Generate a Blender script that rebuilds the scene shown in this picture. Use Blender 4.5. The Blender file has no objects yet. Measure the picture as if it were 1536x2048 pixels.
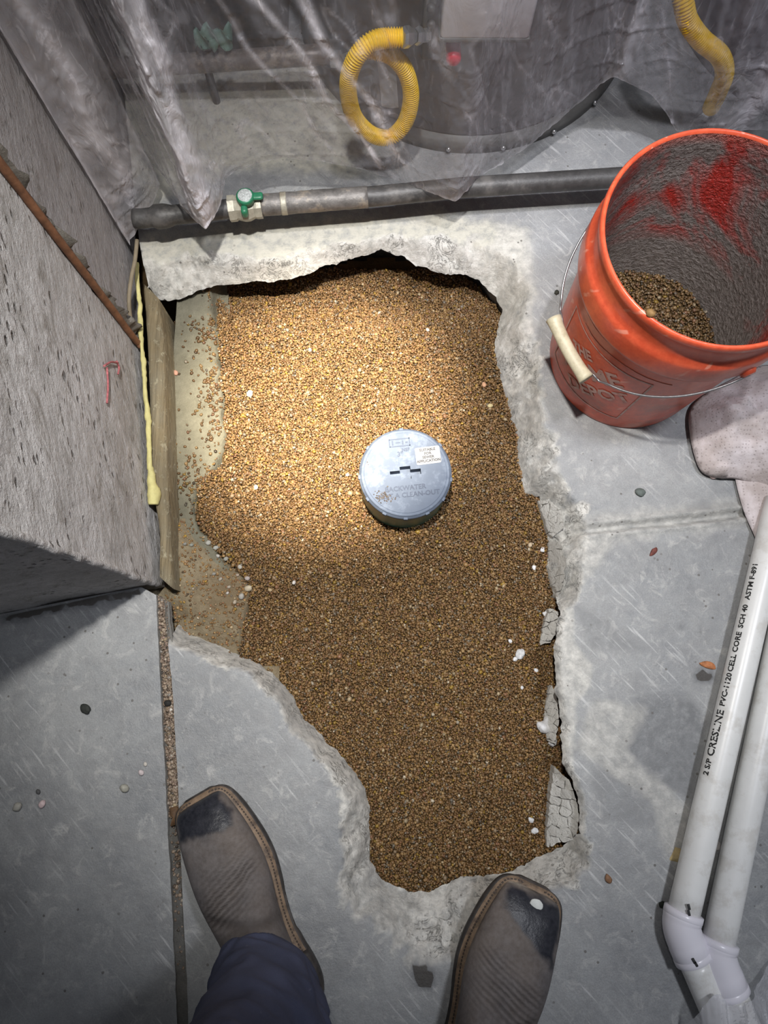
import bpy, math, random
import numpy as np
from mathutils import Vector, Matrix, geometry

S = bpy.context.scene
COL = S.collection
random.seed(7)
RNG = np.random.default_rng(7)

# ------------------------------------------------------------------ camera, light, exposure
FOC = 1450.0                      # focal length in pixels of the 1536x2048 frame
CAM_H = 1.172                     # phone held about waist height, looking down
R = np.array([[0.99997737, 0.0, 0.00672712],
              [-0.00133612, -0.98007711, 0.19861288],
              [0.0065931, -0.19861738, -0.98005493]])   # world axes in (right, down, forward) camera axes
cam_d = bpy.data.cameras.new('camera')
cam = bpy.data.objects.new('camera', cam_d)
COL.objects.link(cam)
cam_d.sensor_fit = 'VERTICAL'
cam_d.sensor_height = 24.0
cam_d.lens = 24.0 * FOC / 2048.0
cam_d.clip_start = 0.02
right, down, fwd = Vector(R[:, 0]), Vector(R[:, 1]), Vector(R[:, 2])
M = Matrix((right, -down, -fwd)).transposed().to_4x4()
M.translation = Vector((0, 0, CAM_H))
cam.matrix_world = M
S.camera = cam

S.view_settings.view_transform = 'Standard'
S.view_settings.look = 'None'
S.view_settings.gamma = 1.0
S.view_settings.exposure = 0.0
S.view_settings.use_curve_mapping = False

world = bpy.data.worlds.new('world')
S.world = world
world.use_nodes = True
world.node_tree.nodes['Background'].inputs[0].default_value = (0.86, 0.90, 1.0, 1)
world.node_tree.nodes['Background'].inputs[1].default_value = 0.105


def lamp(name, kind, loc, energy, color, target=None, **kw):
    d = bpy.data.lights.new(name, kind)
    d.energy = energy
    d.color = color
    for k, v in kw.items():
        setattr(d, k, v)
    o = bpy.data.objects.new(name, d)
    COL.objects.link(o)
    o.location = loc
    if target is not None:
        o.rotation_euler = (Vector(target) - Vector(loc)).to_track_quat('-Z', 'Y').to_euler()
    return o


KEY = lamp('hand_torch', 'SPOT', (-0.05, 0.345, 1.62), 720, (1.0, 0.89, 0.72), (-0.105, 0.445, -0.10),
           spot_size=math.radians(20.5), spot_blend=1.0, shadow_soft_size=0.025)
SPILL = lamp('torch_spill', 'SPOT', (-0.05, 0.345, 1.625), 114, (1.0, 0.975, 0.93), (-0.04, 0.34, -0.10),
             spot_size=math.radians(61), spot_blend=0.9, shadow_soft_size=0.025)
WORK = lamp('work_lamp', 'SPOT', (0.78, 0.36, 2.4), 118, (0.90, 0.93, 1.0), (0.50, 0.22, 0.0),
            spot_size=math.radians(60), spot_blend=1.0, shadow_soft_size=0.12)
FILM_FILL = lamp('film_fill', 'SPOT', (0.22, 0.42, 2.5), 130, (0.95, 0.93, 1.0), (0.22, 1.00, 0.15),  # added fill without a known source, brightens the plastic sheet and appliances
            spot_size=math.radians(40), spot_blend=1.0, shadow_soft_size=0.05)


# ------------------------------------------------------------------ helpers
def P(px, py, z=0.0):
    """point of the photograph on the level z, in metres"""
    d = R @ np.array([(px - 768) / FOC, (py - 1024) / FOC, 1.0])
    t = (z - CAM_H) / d[2]
    return np.array([d[0] * t, d[1] * t, z])


def PY(px, py, y):
    """point of the photograph on the upright plane at distance y"""
    d = R @ np.array([(px - 768) / FOC, (py - 1024) / FOC, 1.0])
    t = y / d[1]
    return np.array([d[0] * t, y, CAM_H + d[2] * t])


def hash3(ix, iy, iz):
    h = (ix.astype(np.int64) * 374761393 + iy.astype(np.int64) * 668265263 + iz.astype(np.int64) * 2147483647 + 974711)
    h = (h ^ (h >> 13)) * 1274126177
    h = h ^ (h >> 16)
    return (h & 0xffff) / 65535.0


def vnoise(p):
    p = np.asarray(p, float)
    if p.shape[-1] == 2:
        p = np.concatenate([p, np.zeros(p.shape[:-1] + (1,))], -1)
    i = np.floor(p)
    f = p - i
    f = f * f * (3 - 2 * f)
    i = i.astype(np.int64)
    out = 0
    for dx in (0, 1):
        wx = f[..., 0] if dx else 1 - f[..., 0]
        for dy in (0, 1):
            wy = f[..., 1] if dy else 1 - f[..., 1]
            for dz in (0, 1):
                wz = f[..., 2] if dz else 1 - f[..., 2]
                out = out + wx * wy * wz * hash3(i[..., 0] + dx, i[..., 1] + dy, i[..., 2] + dz)
    return out * 2 - 1


def fbm(p, octv=4, gain=0.5):
    p = np.asarray(p, float)
    a, s, t = 1.0, 0.0, 0.0
    for k in range(octv):
        s = s + a * vnoise(p * 2 ** k + 17.3 * k)
        t += a
        a *= gain
    return s / t


def smooth(a, b, x):
    t = np.clip((x - a) / (b - a), 0, 1)
    return t * t * (3 - 2 * t)


def set_tags(o, label=None, cat=None, group=None, kind=None):
    if label: o['label'] = label
    if cat: o['category'] = cat
    if group: o['group'] = group
    if kind: o['kind'] = kind
    return o


def mesh_obj(name, verts, faces, m=None, parent=None, smooth_shade=True, attrs=None):
    me = bpy.data.meshes.new(name)
    verts = np.asarray(verts, np.float64)
    if isinstance(faces, np.ndarray):
        n, k = faces.shape
        me.vertices.add(len(verts))
        me.vertices.foreach_set('co', verts.astype(np.float32).ravel())
        me.loops.add(n * k)
        me.loops.foreach_set('vertex_index', faces.astype(np.int32).ravel())
        me.polygons.add(n)
        me.polygons.foreach_set('loop_start', np.arange(0, n * k, k, dtype=np.int32))
        me.update(calc_edges=True)
        me.validate()
    else:
        me.from_pydata([tuple(v) for v in verts], [], [tuple(f) for f in faces])
        me.update()
    me.polygons.foreach_set('use_smooth', np.full(len(me.polygons), smooth_shade))
    if attrs:
        for k, a in attrs.items():
            at = me.attributes.new(k, 'FLOAT_COLOR', 'POINT')
            c = np.ones((len(verts), 4), np.float32)
            a = np.asarray(a)
            c[:, :a.shape[1]] = a
            at.data.foreach_set('color', c.ravel())
    if m: me.materials.append(m)
    o = bpy.data.objects.new(name, me)
    COL.objects.link(o)
    if parent: o.parent = parent
    return o


def empty(name, loc=(0, 0, 0)):
    o = bpy.data.objects.new(name, None)
    o.empty_display_size = 0.05
    COL.objects.link(o)
    o.location = Vector(loc)
    return o


def keep(o):
    """parented parts are modelled in world space: cancel the parent's offset"""
    if o.parent and not o.parent.parent: o.matrix_parent_inverse = Matrix.Translation(-o.parent.location)
    return o


def part(name, verts, faces, m, parent, **kw):
    return keep(mesh_obj(name, verts, faces, m, parent, **kw))


def grid_faces(nu, nv, wrap_u=False):
    """index grid [nv][nu]"""
    f = []
    for j in range(nv - 1):
        for i in range(nu if wrap_u else nu - 1):
            i2 = (i + 1) % nu
            f.append((j * nu + i, j * nu + i2, (j + 1) * nu + i2, (j + 1) * nu + i))
    return f


def tube(path, rad, n=14, caps=True):
    path = np.asarray(path, float)
    rad = np.broadcast_to(np.asarray(rad, float), (len(path),))
    T = np.gradient(path, axis=0)
    T /= np.linalg.norm(T, axis=1)[:, None] + 1e-12
    up = np.array([0, 0, 1.0]) if abs(T[0][2]) < 0.9 else np.array([1.0, 0, 0])
    a = np.cross(T[0], up); a /= np.linalg.norm(a)
    V = []
    th = np.linspace(0, 2 * np.pi, n, endpoint=False)
    for k in range(len(path)):
        a = a - T[k] * (a @ T[k]); a /= np.linalg.norm(a)
        b = np.cross(T[k], a)
        V.append(path[k] + rad[k] * (np.cos(th)[:, None] * a + np.sin(th)[:, None] * b))
    V = np.concatenate(V)
    F = grid_faces(n, len(path), True)
    if caps:
        F.append(tuple(range(n - 1, -1, -1)))
        F.append(tuple((len(path) - 1) * n + i for i in range(n)))
    return V, F


def spline(pts, n):
    """Catmull-Rom through pts"""
    p = np.asarray(pts, float)
    p = np.vstack([2 * p[0] - p[1], p, 2 * p[-1] - p[-2]])
    out = []
    m = len(p) - 3
    for t in np.linspace(0, m, n):
        i = min(int(t), m - 1); u = t - i
        a, b, c, d = p[i:i + 4]
        out.append(0.5 * (2 * b + (c - a) * u + (2 * a - 5 * b + 4 * c - d) * u * u + (3 * b - a - 3 * c + d) * u ** 3))
    return np.array(out)


def lathe(prof, n=48, loc=(0, 0, 0), close=False):
    prof = np.asarray(prof, float)
    th = np.linspace(0, 2 * np.pi, n, endpoint=False)
    V = np.concatenate([np.stack([r * np.cos(th), r * np.sin(th), np.full(n, z)], -1) for r, z in prof]) + np.array(loc)
    return V, grid_faces(n, len(prof), True)


def box(c, s, rz=0.0, bev=0.0):
    """bevelled box as rounded-profile stack: c centre, s full size"""
    x, y, z = np.array(s) / 2
    b = min(bev, x * .9, y * .9, z * .9)
    if b <= 0:
        ring = [(-x, -y), (x, -y), (x, y), (-x, y)]
        lv = [(0, -z), (0, z)]
    else:
        ring = []
        for sx, sy, a0 in ((1, 1, 0), (-1, 1, 90), (-1, -1, 180), (1, -1, 270)):
            for a in (0, 45, 90):
                t = math.radians(a0 + a)
                ring.append((sx * (x - b) + b * math.cos(t), sy * (y - b) + b * math.sin(t)))
        lv = [(b, -z), (b * .29, -z + b * .29), (0, -z + b), (0, z - b), (b * .29, z - b * .29), (b, z)]
    V = []
    for ins, zz in lv:
        for px, py in ring:
            V.append((px * (1 - ins / x), py * (1 - ins / y), zz))
    n = len(ring)
    F = grid_faces(n, len(lv), True)
    F.append(tuple(range(n - 1, -1, -1)))
    F.append(tuple((len(lv) - 1) * n + i for i in range(n)))
    V = np.array(V)
    c_, s_ = math.cos(rz), math.sin(rz)
    V = np.stack([V[:, 0] * c_ - V[:, 1] * s_, V[:, 0] * s_ + V[:, 1] * c_, V[:, 2]], -1) + np.array(c)
    return V, F


def merge(*vf):
    V, F, o = [], [], 0
    for v, f in vf:
        V.append(np.asarray(v, float)); F += [tuple(i + o for i in q) for q in f]; o += len(v)
    return np.concatenate(V), F


def rock(c, size, seed, sub=10, flat=0.75, rough=0.25):
    """rounded, lumpy pebble"""
    n = sub
    V = []
    for j in range(n + 1):
        a = math.pi * j / n
        for i in range(n * 2):
            b = math.pi * i / n
            V.append((math.sin(a) * math.cos(b), math.sin(a) * math.sin(b), math.cos(a)))
    V = np.array(V)
    k = 1 + rough * fbm(V * 1.3 + seed * 7.7, 3)
    V = V * k[:, None] * np.array([1, 0.8, flat]) * size
    a = seed * 1.9
    V = np.stack([V[:, 0] * math.cos(a) - V[:, 1] * math.sin(a), V[:, 0] * math.sin(a) + V[:, 1] * math.cos(a), V[:, 2]], -1)
    return V + np.array(c), grid_faces(n * 2, n + 1, True)


def text_mesh(body, size, align='CENTER', extrude=0.0, bold=0.0):
    cu = bpy.data.curves.new('text', 'FONT')
    cu.body = body; cu.size = size; cu.align_x = align; cu.align_y = 'CENTER'
    cu.extrude = extrude; cu.offset = bold; cu.resolution_u = 2
    o = bpy.data.objects.new('text', cu)
    COL.objects.link(o)
    me = o.evaluated_get(bpy.context.evaluated_depsgraph_get()).to_mesh()
    V = np.array([v.co[:] for v in me.vertices]); F = [tuple(p.vertices) for p in me.polygons]
    bpy.data.objects.remove(o); bpy.data.curves.remove(cu)
    return V, F


def in_poly(pts, poly):
    x, y = pts[:, 0], pts[:, 1]
    r = np.zeros(len(pts), bool)
    n = len(poly)
    for i in range(n):
        x1, y1 = poly[i]; x2, y2 = poly[(i + 1) % n]
        c = ((y1 > y) != (y2 > y))
        with np.errstate(divide='ignore', invalid='ignore'):
            r ^= c & (x < (x2 - x1) * (y - y1) / (y2 - y1 + 1e-15) + x1)
    return r


def seg_dist(pts, line, closed=False):
    """distance to polyline, segment index + t"""
    line = np.asarray(line, float)
    if closed: line = np.vstack([line, line[:1]])
    best = np.full(len(pts), 1e9); idx = np.zeros(len(pts))
    for i in range(len(line) - 1):
        a, b = line[i], line[i + 1]
        ab = b - a
        t = np.clip(((pts - a) @ ab) / (ab @ ab + 1e-15), 0, 1)
        d = np.linalg.norm(pts - a - t[:, None] * ab, axis=1)
        m = d < best
        best[m] = d[m]; idx[m] = i + t[m]
    return best, idx


def poly_mask(pts, pix, soft=0.02, z=0.0, nz=0.5, sc=30):
    """1 inside the outline traced on the level z, soft and ragged at the rim"""
    poly = np.array([P(x, y, z)[:2] for x, y in pix])
    d, _ = seg_dist(pts, poly, True)
    d = np.where(in_poly(pts, poly), d, -d)
    d = d + soft * nz * 2 * fbm(pts * sc, 4)
    return smooth(-soft, soft, d)


# ------------------------------------------------------------------ materials
def new_mat(name):
    m = bpy.data.materials.new(name)
    m.use_nodes = True
    nt = m.node_tree
    return m, nt, nt.nodes, nt.links, nt.nodes['Principled BSDF']


def N(nt, typ, **kw):
    n = nt.nodes.new(typ)
    for k, v in kw.items():
        if k.startswith('i_'):
            n.inputs[int(k[2:]) if k[2:].isdigit() else k[2:].replace('_', ' ')].default_value = v
        else:
            setattr(n, k, v)
    return n


def noise_fac(nt, scale, detail=4, rough=0.6, lo=0.35, hi=0.65, vec=None, dist=0.0):
    n = N(nt, 'ShaderNodeTexNoise'); n.inputs['Scale'].default_value = scale
    n.inputs['Detail'].default_value = detail; n.inputs['Roughness'].default_value = rough
    n.inputs['Distortion'].default_value = dist
    if vec is None:
        tc = N(nt, 'ShaderNodeTexCoord'); vec = tc.outputs['Object']
    nt.links.new(vec, n.inputs['Vector'])
    mr = N(nt, 'ShaderNodeMapRange'); mr.inputs[1].default_value = lo; mr.inputs[2].default_value = hi
    nt.links.new(n.outputs['Fac'], mr.inputs[0])
    return mr.outputs[0]


def mixc(nt, fac, a, b, mode='MIX'):
    n = N(nt, 'ShaderNodeMix', data_type='RGBA', blend_type=mode)
    for sock, v in ((0, fac), (6, a), (7, b)):
        if hasattr(v, 'links'):
            nt.links.new(v, n.inputs[sock])
        elif sock == 0:
            n.inputs[0].default_value = v
        else:
            n.inputs[sock].default_value = (*v, 1) if len(v) == 3 else v
    return n.outputs[2]


def mul(nt, a, b, op='MULTIPLY'):
    n = N(nt, 'ShaderNodeMath', operation=op)
    for i, v in enumerate((a, b)):
        if hasattr(v, 'links'): nt.links.new(v, n.inputs[i])
        else: n.inputs[i].default_value = v
    return n.outputs[0]


def bump(nt, fac, strength=0.3, dist=0.003, prev=None):
    b = N(nt, 'ShaderNodeBump'); b.inputs['Strength'].default_value = strength; b.inputs['Distance'].default_value = dist
    nt.links.new(fac, b.inputs['Height'])
    if prev is not None: nt.links.new(prev, b.inputs['Normal'])
    return b.outputs[0]


def simple(name, col, rough=0.5, metal=0.0, var=0.25, scale=40, bmp=0.15, dirt=None, dirt_amt=0.0, dscale=18, spec=0.5, bdist=0.002):
    m, nt, nd, lk, bs = new_mat(name)
    f = noise_fac(nt, scale, 5, 0.65, 0.3, 0.7)
    c = mixc(nt, f, tuple(x * (1 - var) for x in col), tuple(min(1, x * (1 + var)) for x in col))
    if dirt:
        g = noise_fac(nt, dscale, 6, 0.7, 0.5, 0.62)
        c = mixc(nt, mul(nt, g, dirt_amt), c, dirt)
    lk.new(c, bs.inputs['Base Color'])
    bs.inputs['Roughness'].default_value = rough
    bs.inputs['Metallic'].default_value = metal
    bs.inputs['Specular IOR Level'].default_value = spec
    if bmp: lk.new(bump(nt, f, bmp, bdist), bs.inputs['Normal'])
    return m


def attr_rgb(nt, name='wear'):
    a = N(nt, 'ShaderNodeAttribute', attribute_name=name)
    s = N(nt, 'ShaderNodeSeparateColor')
    nt.links.new(a.outputs['Color'], s.inputs[0])
    return s.outputs[0], s.outputs[1], s.outputs[2], a.outputs['Alpha'], a.outputs['Color']


def concrete_floor():
    m, nt, nd, lk, bs = new_mat('floor_concrete')
    r, g, b, a, _ = attr_rgb(nt)
    n1 = noise_fac(nt, 5, 6, 0.62, 0.35, 0.65, dist=0.6)
    n2 = noise_fac(nt, 60, 6, 0.7, 0.3, 0.7)
    n3 = noise_fac(nt, 420, 3, 0.7, 0.3, 0.7)
    n6 = noise_fac(nt, 16, 7, 0.72, 0.42, 0.64, dist=1.2)
    n7 = noise_fac(nt, 34, 6, 0.75, 0.54, 0.68, dist=0.8)
    c = mixc(nt, n1, (0.20, 0.212, 0.228), (0.38, 0.39, 0.395))
    c = mixc(nt, mul(nt, n6, 0.5), c, (0.195, 0.195, 0.20))
    c = mixc(nt, mul(nt, n2, 0.38), c, (0.47, 0.47, 0.46))
    c = mixc(nt, mul(nt, n3, 0.45), c, (0.17, 0.17, 0.17))
    c = mixc(nt, mul(nt, n7, 0.45), c, (0.55, 0.54, 0.52))
    tc0 = N(nt, 'ShaderNodeTexCoord')
    mp0 = N(nt, 'ShaderNodeMapping', vector_type='TEXTURE'); mp0.inputs['Scale'].default_value = (1 / 190, 1 / 14, 1 / 40); mp0.inputs['Rotation'].default_value = (0, 0, 0.75)
    lk.new(tc0.outputs['Object'], mp0.inputs['Vector'])
    sc1 = noise_fac(nt, 1.0, 2, 0.5, 0.60, 0.70, vec=mp0.outputs[0])
    c = mixc(nt, mul(nt, mul(nt, sc1, noise_fac(nt, 4, 3, 0.5, 0.46, 0.58)), 0.6), c, (0.58, 0.58, 0.58))
    def sharpen(x, k=0.5):
        q = mul(nt, mul(nt, n2, 0.5, 'SUBTRACT'), k)
        q = mul(nt, x, mul(nt, q, mul(nt, x, 4.0), 'MULTIPLY'), 'ADD')
        cl = N(nt, 'ShaderNodeClamp'); lk.new(q, cl.inputs[0])
        return cl.outputs[0]
    wet = N(nt, 'ShaderNodeMapRange'); wet.inputs[1].default_value = 0.80; wet.inputs[2].default_value = 0.90
    lk.new(g, wet.inputs[0])
    g = sharpen(g); b = sharpen(b, 0.35); r2 = sharpen(r, 0.25)
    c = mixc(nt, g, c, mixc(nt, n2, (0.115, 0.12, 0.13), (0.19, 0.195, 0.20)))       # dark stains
    c = mixc(nt, mul(nt, wet.outputs[0], 0.85), c, (0.045, 0.038, 0.032))
    c = mixc(nt, b, c, mixc(nt, n2, (0.42, 0.41, 0.35), (0.54, 0.52, 0.45)))          # pale dusted concrete
    ck = N(nt, 'ShaderNodeTexNoise'); ck.inputs['Scale'].default_value = 34; ck.inputs['Detail'].default_value = 7
    ck.inputs['Roughness'].default_value = 0.68; ck.inputs['Distortion'].default_value = 1.6
    tcx = N(nt, 'ShaderNodeTexCoord'); lk.new(tcx.outputs['Object'], ck.inputs['Vector'])
    cka = N(nt, 'ShaderNodeMath', operation='ABSOLUTE'); lk.new(mul(nt, ck.outputs['Fac'], 0.47, 'SUBTRACT'), cka.inputs[0])
    ckl = N(nt, 'ShaderNodeMapRange'); ckl.inputs[1].default_value = 0.022; ckl.inputs[2].default_value = 0.004
    lk.new(cka.outputs[0], ckl.inputs[0])
    rs = N(nt, 'ShaderNodeMapRange'); rs.inputs[1].default_value = 0.62; rs.inputs[2].default_value = 0.80
    lk.new(r, rs.inputs[0])
    crack = mul(nt, mul(nt, ckl.outputs[0], rs.outputs[0]), noise_fac(nt, 20, 3, 0.5, 0.45, 0.6))
    c = mixc(nt, r2, c, mixc(nt, n2, (0.58, 0.565, 0.525), (0.82, 0.80, 0.75)))           # broken faces
    c = mixc(nt, mul(nt, crack, 0.75), c, (0.15, 0.14, 0.125))  # crevice shade put into the colour along the crack lines
    # dark specks
    vo = N(nt, 'ShaderNodeTexVoronoi'); vo.inputs['Scale'].default_value = 46
    tc = N(nt, 'ShaderNodeTexCoord'); lk.new(tc.outputs['Object'], vo.inputs['Vector'])
    sp = N(nt, 'ShaderNodeMapRange'); sp.inputs[1].default_value = 0.105; sp.inputs[2].default_value = 0.08
    lk.new(vo.outputs['Distance'], sp.inputs[0])
    gate = noise_fac(nt, 6, 3, 0.5, 0.43, 0.53)
    c = mixc(nt, mul(nt, mul(nt, sp.outputs[0], gate), 0.75), c, (0.10, 0.09, 0.08))
    lk.new(c, bs.inputs['Base Color'])
    rr = N(nt, 'ShaderNodeMapRange'); rr.inputs[3].default_value = 0.42; rr.inputs[4].default_value = 0.75
    lk.new(n1, rr.inputs[0]); lk.new(rr.outputs[0], bs.inputs['Roughness'])
    # brushed finish
    mp = N(nt, 'ShaderNodeMapping', vector_type='TEXTURE'); mp.inputs['Scale'].default_value = (1 / 240, 1 / 18, 1 / 60)
    mp.inputs['Rotation'].default_value = (0, 0, 0.6)
    lk.new(tc.outputs['Object'], mp.inputs['Vector'])
    br = noise_fac(nt, 1.0, 3, 0.6, 0.3, 0.7, vec=mp.outputs[0])
    n5 = noise_fac(nt, 110, 8, 0.78, 0.3, 0.7, dist=0.4)
    rg = mul(nt, n5, r)
    bb = bump(nt, mul(nt, 1.0, crack, 'SUBTRACT'), 0.7, 0.006, bump(nt, rg, 0.55, 0.006))
    bb = bump(nt, n2, 0.3, 0.003, bb)
    bb = bump(nt, n3, 0.25, 0.0015, bb)
    bb = bump(nt, br, 0.12, 0.001, bb)
    lk.new(bb, bs.inputs['Normal'])
    return m


def broken_concrete(name, lo, hi, bstr=0.8, sc=70, bd=0.006):
    m, nt, nd, lk, bs = new_mat(name)
    n1 = noise_fac(nt, 14, 6, 0.65, 0.35, 0.65)
    n2 = noise_fac(nt, sc, 7, 0.75, 0.3, 0.7)
    n3 = noise_fac(nt, sc * 5, 3, 0.7, 0.3, 0.7)
    c = mixc(nt, n1, lo, hi)
    c = mixc(nt, mul(nt, n2, 0.4), c, tuple(x * 0.55 for x in lo))
    lk.new(c, bs.inputs['Base Color'])
    bs.inputs['Roughness'].default_value = 0.95
    bs.inputs['Specular IOR Level'].default_value = 0.15
    lk.new(bump(nt, n3, 0.4, 0.002, bump(nt, n2, bstr, bd)), bs.inputs['Normal'])
    return m


def wall_concrete(name, lo, hi, pits=0.8):
    m, nt, nd, lk, bs = new_mat(name)
    tc = N(nt, 'ShaderNodeTexCoord')
    mp = N(nt, 'ShaderNodeMapping', vector_type='TEXTURE'); mp.inputs['Scale'].default_value = (1, 2.0, 1)
    mp.inputs['Rotation'].default_value = (0.5, 0, 0)
    lk.new(tc.outputs['Object'], mp.inputs['Vector'])
    n1 = noise_fac(nt, 7, 6, 0.65, 0.35, 0.65, vec=mp.outputs[0], dist=0.8)
    n2 = noise_fac(nt, 55, 6, 0.75, 0.35, 0.65, vec=mp.outputs[0])
    n4 = noise_fac(nt, 24, 6, 0.7, 0.52, 0.66, vec=mp.outputs[0], dist=1.2)
    vo = N(nt, 'ShaderNodeTexVoronoi'); vo.inputs['Scale'].default_value = 85
    lk.new(mp.outputs[0], vo.inputs['Vector'])
    pt = N(nt, 'ShaderNodeMapRange'); pt.inputs[1].default_value = 0.28; pt.inputs[2].default_value = 0.12
    lk.new(vo.outputs['Distance'], pt.inputs[0])
    gate = noise_fac(nt, 12, 4, 0.6, 0.5, 0.58)
    pit = mul(nt, pt.outputs[0], gate)
    c = mixc(nt, n1, lo, hi)
    c = mixc(nt, mul(nt, n2, 0.5), c, tuple(min(1, x * 1.25) for x in hi))
    n5 = noise_fac(nt, 130, 5, 0.75, 0.35, 0.65, vec=mp.outputs[0])
    c = mixc(nt, mul(nt, n4, 0.55), c, (0.23, 0.205, 0.175))
    c = mixc(nt, mul(nt, n5, 0.22), c, (0.15, 0.14, 0.13))
    n6 = noise_fac(nt, 40, 5, 0.7, 0.56, 0.68, vec=mp.outputs[0], dist=1.5)
    c = mixc(nt, mul(nt, n6, 0.5), c, (0.66, 0.65, 0.65))
    c = mixc(nt, mul(nt, pit, 0.7), c, (0.10, 0.095, 0.09))
    lk.new(c, bs.inputs['Base Color'])
    bs.inputs['Roughness'].default_value = 0.85
    bs.inputs['Specular IOR Level'].default_value = 0.25
    inv = mul(nt, 1.0, pit, 'SUBTRACT')
    lk.new(bump(nt, inv, pits, 0.008, bump(nt, n2, 0.7, 0.007, bump(nt, n5, 0.4, 0.002))), bs.inputs['Normal'])
    return m


def color_attr_mat(name, rough=0.6, spec=0.4, attr='tint', nsc=300, bmp=0.2):
    m, nt, nd, lk, bs = new_mat(name)
    _, _, _, _, c = attr_rgb(nt, attr)
    f = noise_fac(nt, nsc, 3, 0.6, 0.3, 0.7)
    c2 = mixc(nt, mul(nt, f, 0.35), c, (0.5, 0.5, 0.5), 'MULTIPLY')
    lk.new(c2, bs.inputs['Base Color'])
    bs.inputs['Roughness'].default_value = rough
    bs.inputs['Specular IOR Level'].default_value = spec
    if bmp: lk.new(bump(nt, f, bmp, 0.001), bs.inputs['Normal'])
    return m


def plastic_film(name, tint=(0.82, 0.80, 0.85), edge=0.34, wr=24, sheen=0.4):
    """thin clear polythene: mostly see-through, hazy where it is creased, doubled (attribute haze) or seen edge-on"""
    m, nt, nd, lk, bs = new_mat(name)
    nd.remove(bs)
    out = nd['Material Output']
    hz, _, _, _, _ = attr_rgb(nt, 'haze')
    tc = N(nt, 'ShaderNodeTexCoord')
    mp = N(nt, 'ShaderNodeMapping'); mp.inputs['Scale'].default_value = (1, 1, 0.30)
    lk.new(tc.outputs['Object'], mp.inputs['Vector'])
    n1 = noise_fac(nt, wr, 4, 0.55, 0.3, 0.7, vec=mp.outputs[0], dist=1.2)
    n3 = noise_fac(nt, wr * 5, 3, 0.6, 0.3, 0.7, vec=tc.outputs['Object'])
    n4 = noise_fac(nt, wr * 2.2, 5, 0.6, 0.56, 0.66, vec=mp.outputs[0], dist=2.0)
    nb = bump(nt, n3, 0.10, 0.002, bump(nt, n1, 0.45, 0.010))
    lw = N(nt, 'ShaderNodeLayerWeight'); lw.inputs['Blend'].default_value = 0.45
    lk.new(nb, lw.inputs['Normal'])
    tr = N(nt, 'ShaderNodeBsdfTransparent'); tr.inputs[0].default_value = (0.98, 0.98, 0.985, 1)
    df = N(nt, 'ShaderNodeBsdfDiffuse'); df.inputs[0].default_value = (*tint, 1)
    tl = N(nt, 'ShaderNodeBsdfTranslucent'); tl.inputs[0].default_value = (*tint, 1)
    gl = N(nt, 'ShaderNodeBsdfGlossy'); gl.inputs['Roughness'].default_value = 0.14; gl.inputs[0].default_value = (1, 1, 1, 1)
    for s in (df, tl, gl): lk.new(nb, s.inputs['Normal'])
    haze = N(nt, 'ShaderNodeMixShader'); haze.inputs[0].default_value = 0.22
    lk.new(df.outputs[0], haze.inputs[1]); lk.new(tl.outputs[0], haze.inputs[2])
    ef = mul(nt, lw.outputs['Facing'], lw.outputs['Facing'])
    fac = mul(nt, mul(nt, ef, edge), hz, 'ADD')
    fac = mul(nt, fac, mul(nt, mul(nt, n4, 0.04), mul(nt, n4, mul(nt, hz, 0.5)), 'ADD'), 'ADD')
    cl = N(nt, 'ShaderNodeClamp'); cl.inputs[2].default_value = 0.92
    lk.new(fac, cl.inputs[0])
    mx = N(nt, 'ShaderNodeMixShader'); lk.new(cl.outputs[0], mx.inputs[0])
    lk.new(tr.outputs[0], mx.inputs[1]); lk.new(haze.outputs[0], mx.inputs[2])
    g2 = N(nt, 'ShaderNodeMixShader')
    fr = N(nt, 'ShaderNodeFresnel'); fr.inputs[0].default_value = 1.35; lk.new(nb, fr.inputs[1])
    lk.new(mul(nt, fr.outputs[0], sheen), g2.inputs[0])
    lk.new(mx.outputs[0], g2.inputs[1]); lk.new(gl.outputs[0], g2.inputs[2])
    lk.new(g2.outputs[0], out.inputs[0])
    return m


MAT = {}
MAT['floor'] = concrete_floor()
MAT['broken'] = broken_concrete('broken_concrete', (0.34, 0.33, 0.31), (0.55, 0.54, 0.51))
MAT['ledge'] = broken_concrete('ledge_concrete', (0.19, 0.178, 0.130), (0.27, 0.255, 0.190), 0.6, 90, 0.004)
MAT['grit'] = broken_concrete('groove_grit', (0.16, 0.155, 0.145), (0.27, 0.26, 0.24), 0.6, 90, 0.004)
MAT['soil'] = broken_concrete('damp_soil', (0.27, 0.205, 0.125), (0.44, 0.37, 0.25), 0.8, 90, 0.004)
MAT['under'] = broken_concrete('gravel_underbed', (0.10, 0.065, 0.03), (0.17, 0.11, 0.05), 0.8, 160, 0.003)
MAT['pier'] = wall_concrete('pier_concrete', (0.46, 0.45, 0.445), (0.66, 0.645, 0.65))
MAT['pier2'] = wall_concrete('wall_concrete', (0.36, 0.34, 0.35), (0.44, 0.42, 0.43), 0.35)
MAT['mortar'] = broken_concrete('seam_mortar', (0.24, 0.22, 0.19), (0.46, 0.43, 0.38), 0.9, 90, 0.006)
MAT['rust'] = simple('rusted_steel', (0.20, 0.09, 0.045), 0.7, 0.1, 0.4, 60, 0.3)
m, nt, nd, lk, bs = new_mat('damp_wood')
tc = N(nt, 'ShaderNodeTexCoord')
mp = N(nt, 'ShaderNodeMapping'); mp.inputs['Scale'].default_value = (220, 9, 120)
lk.new(tc.outputs['Object'], mp.inputs['Vector'])
gr1 = noise_fac(nt, 1.0, 5, 0.65, 0.3, 0.7, vec=mp.outputs[0], dist=0.6)
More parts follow.
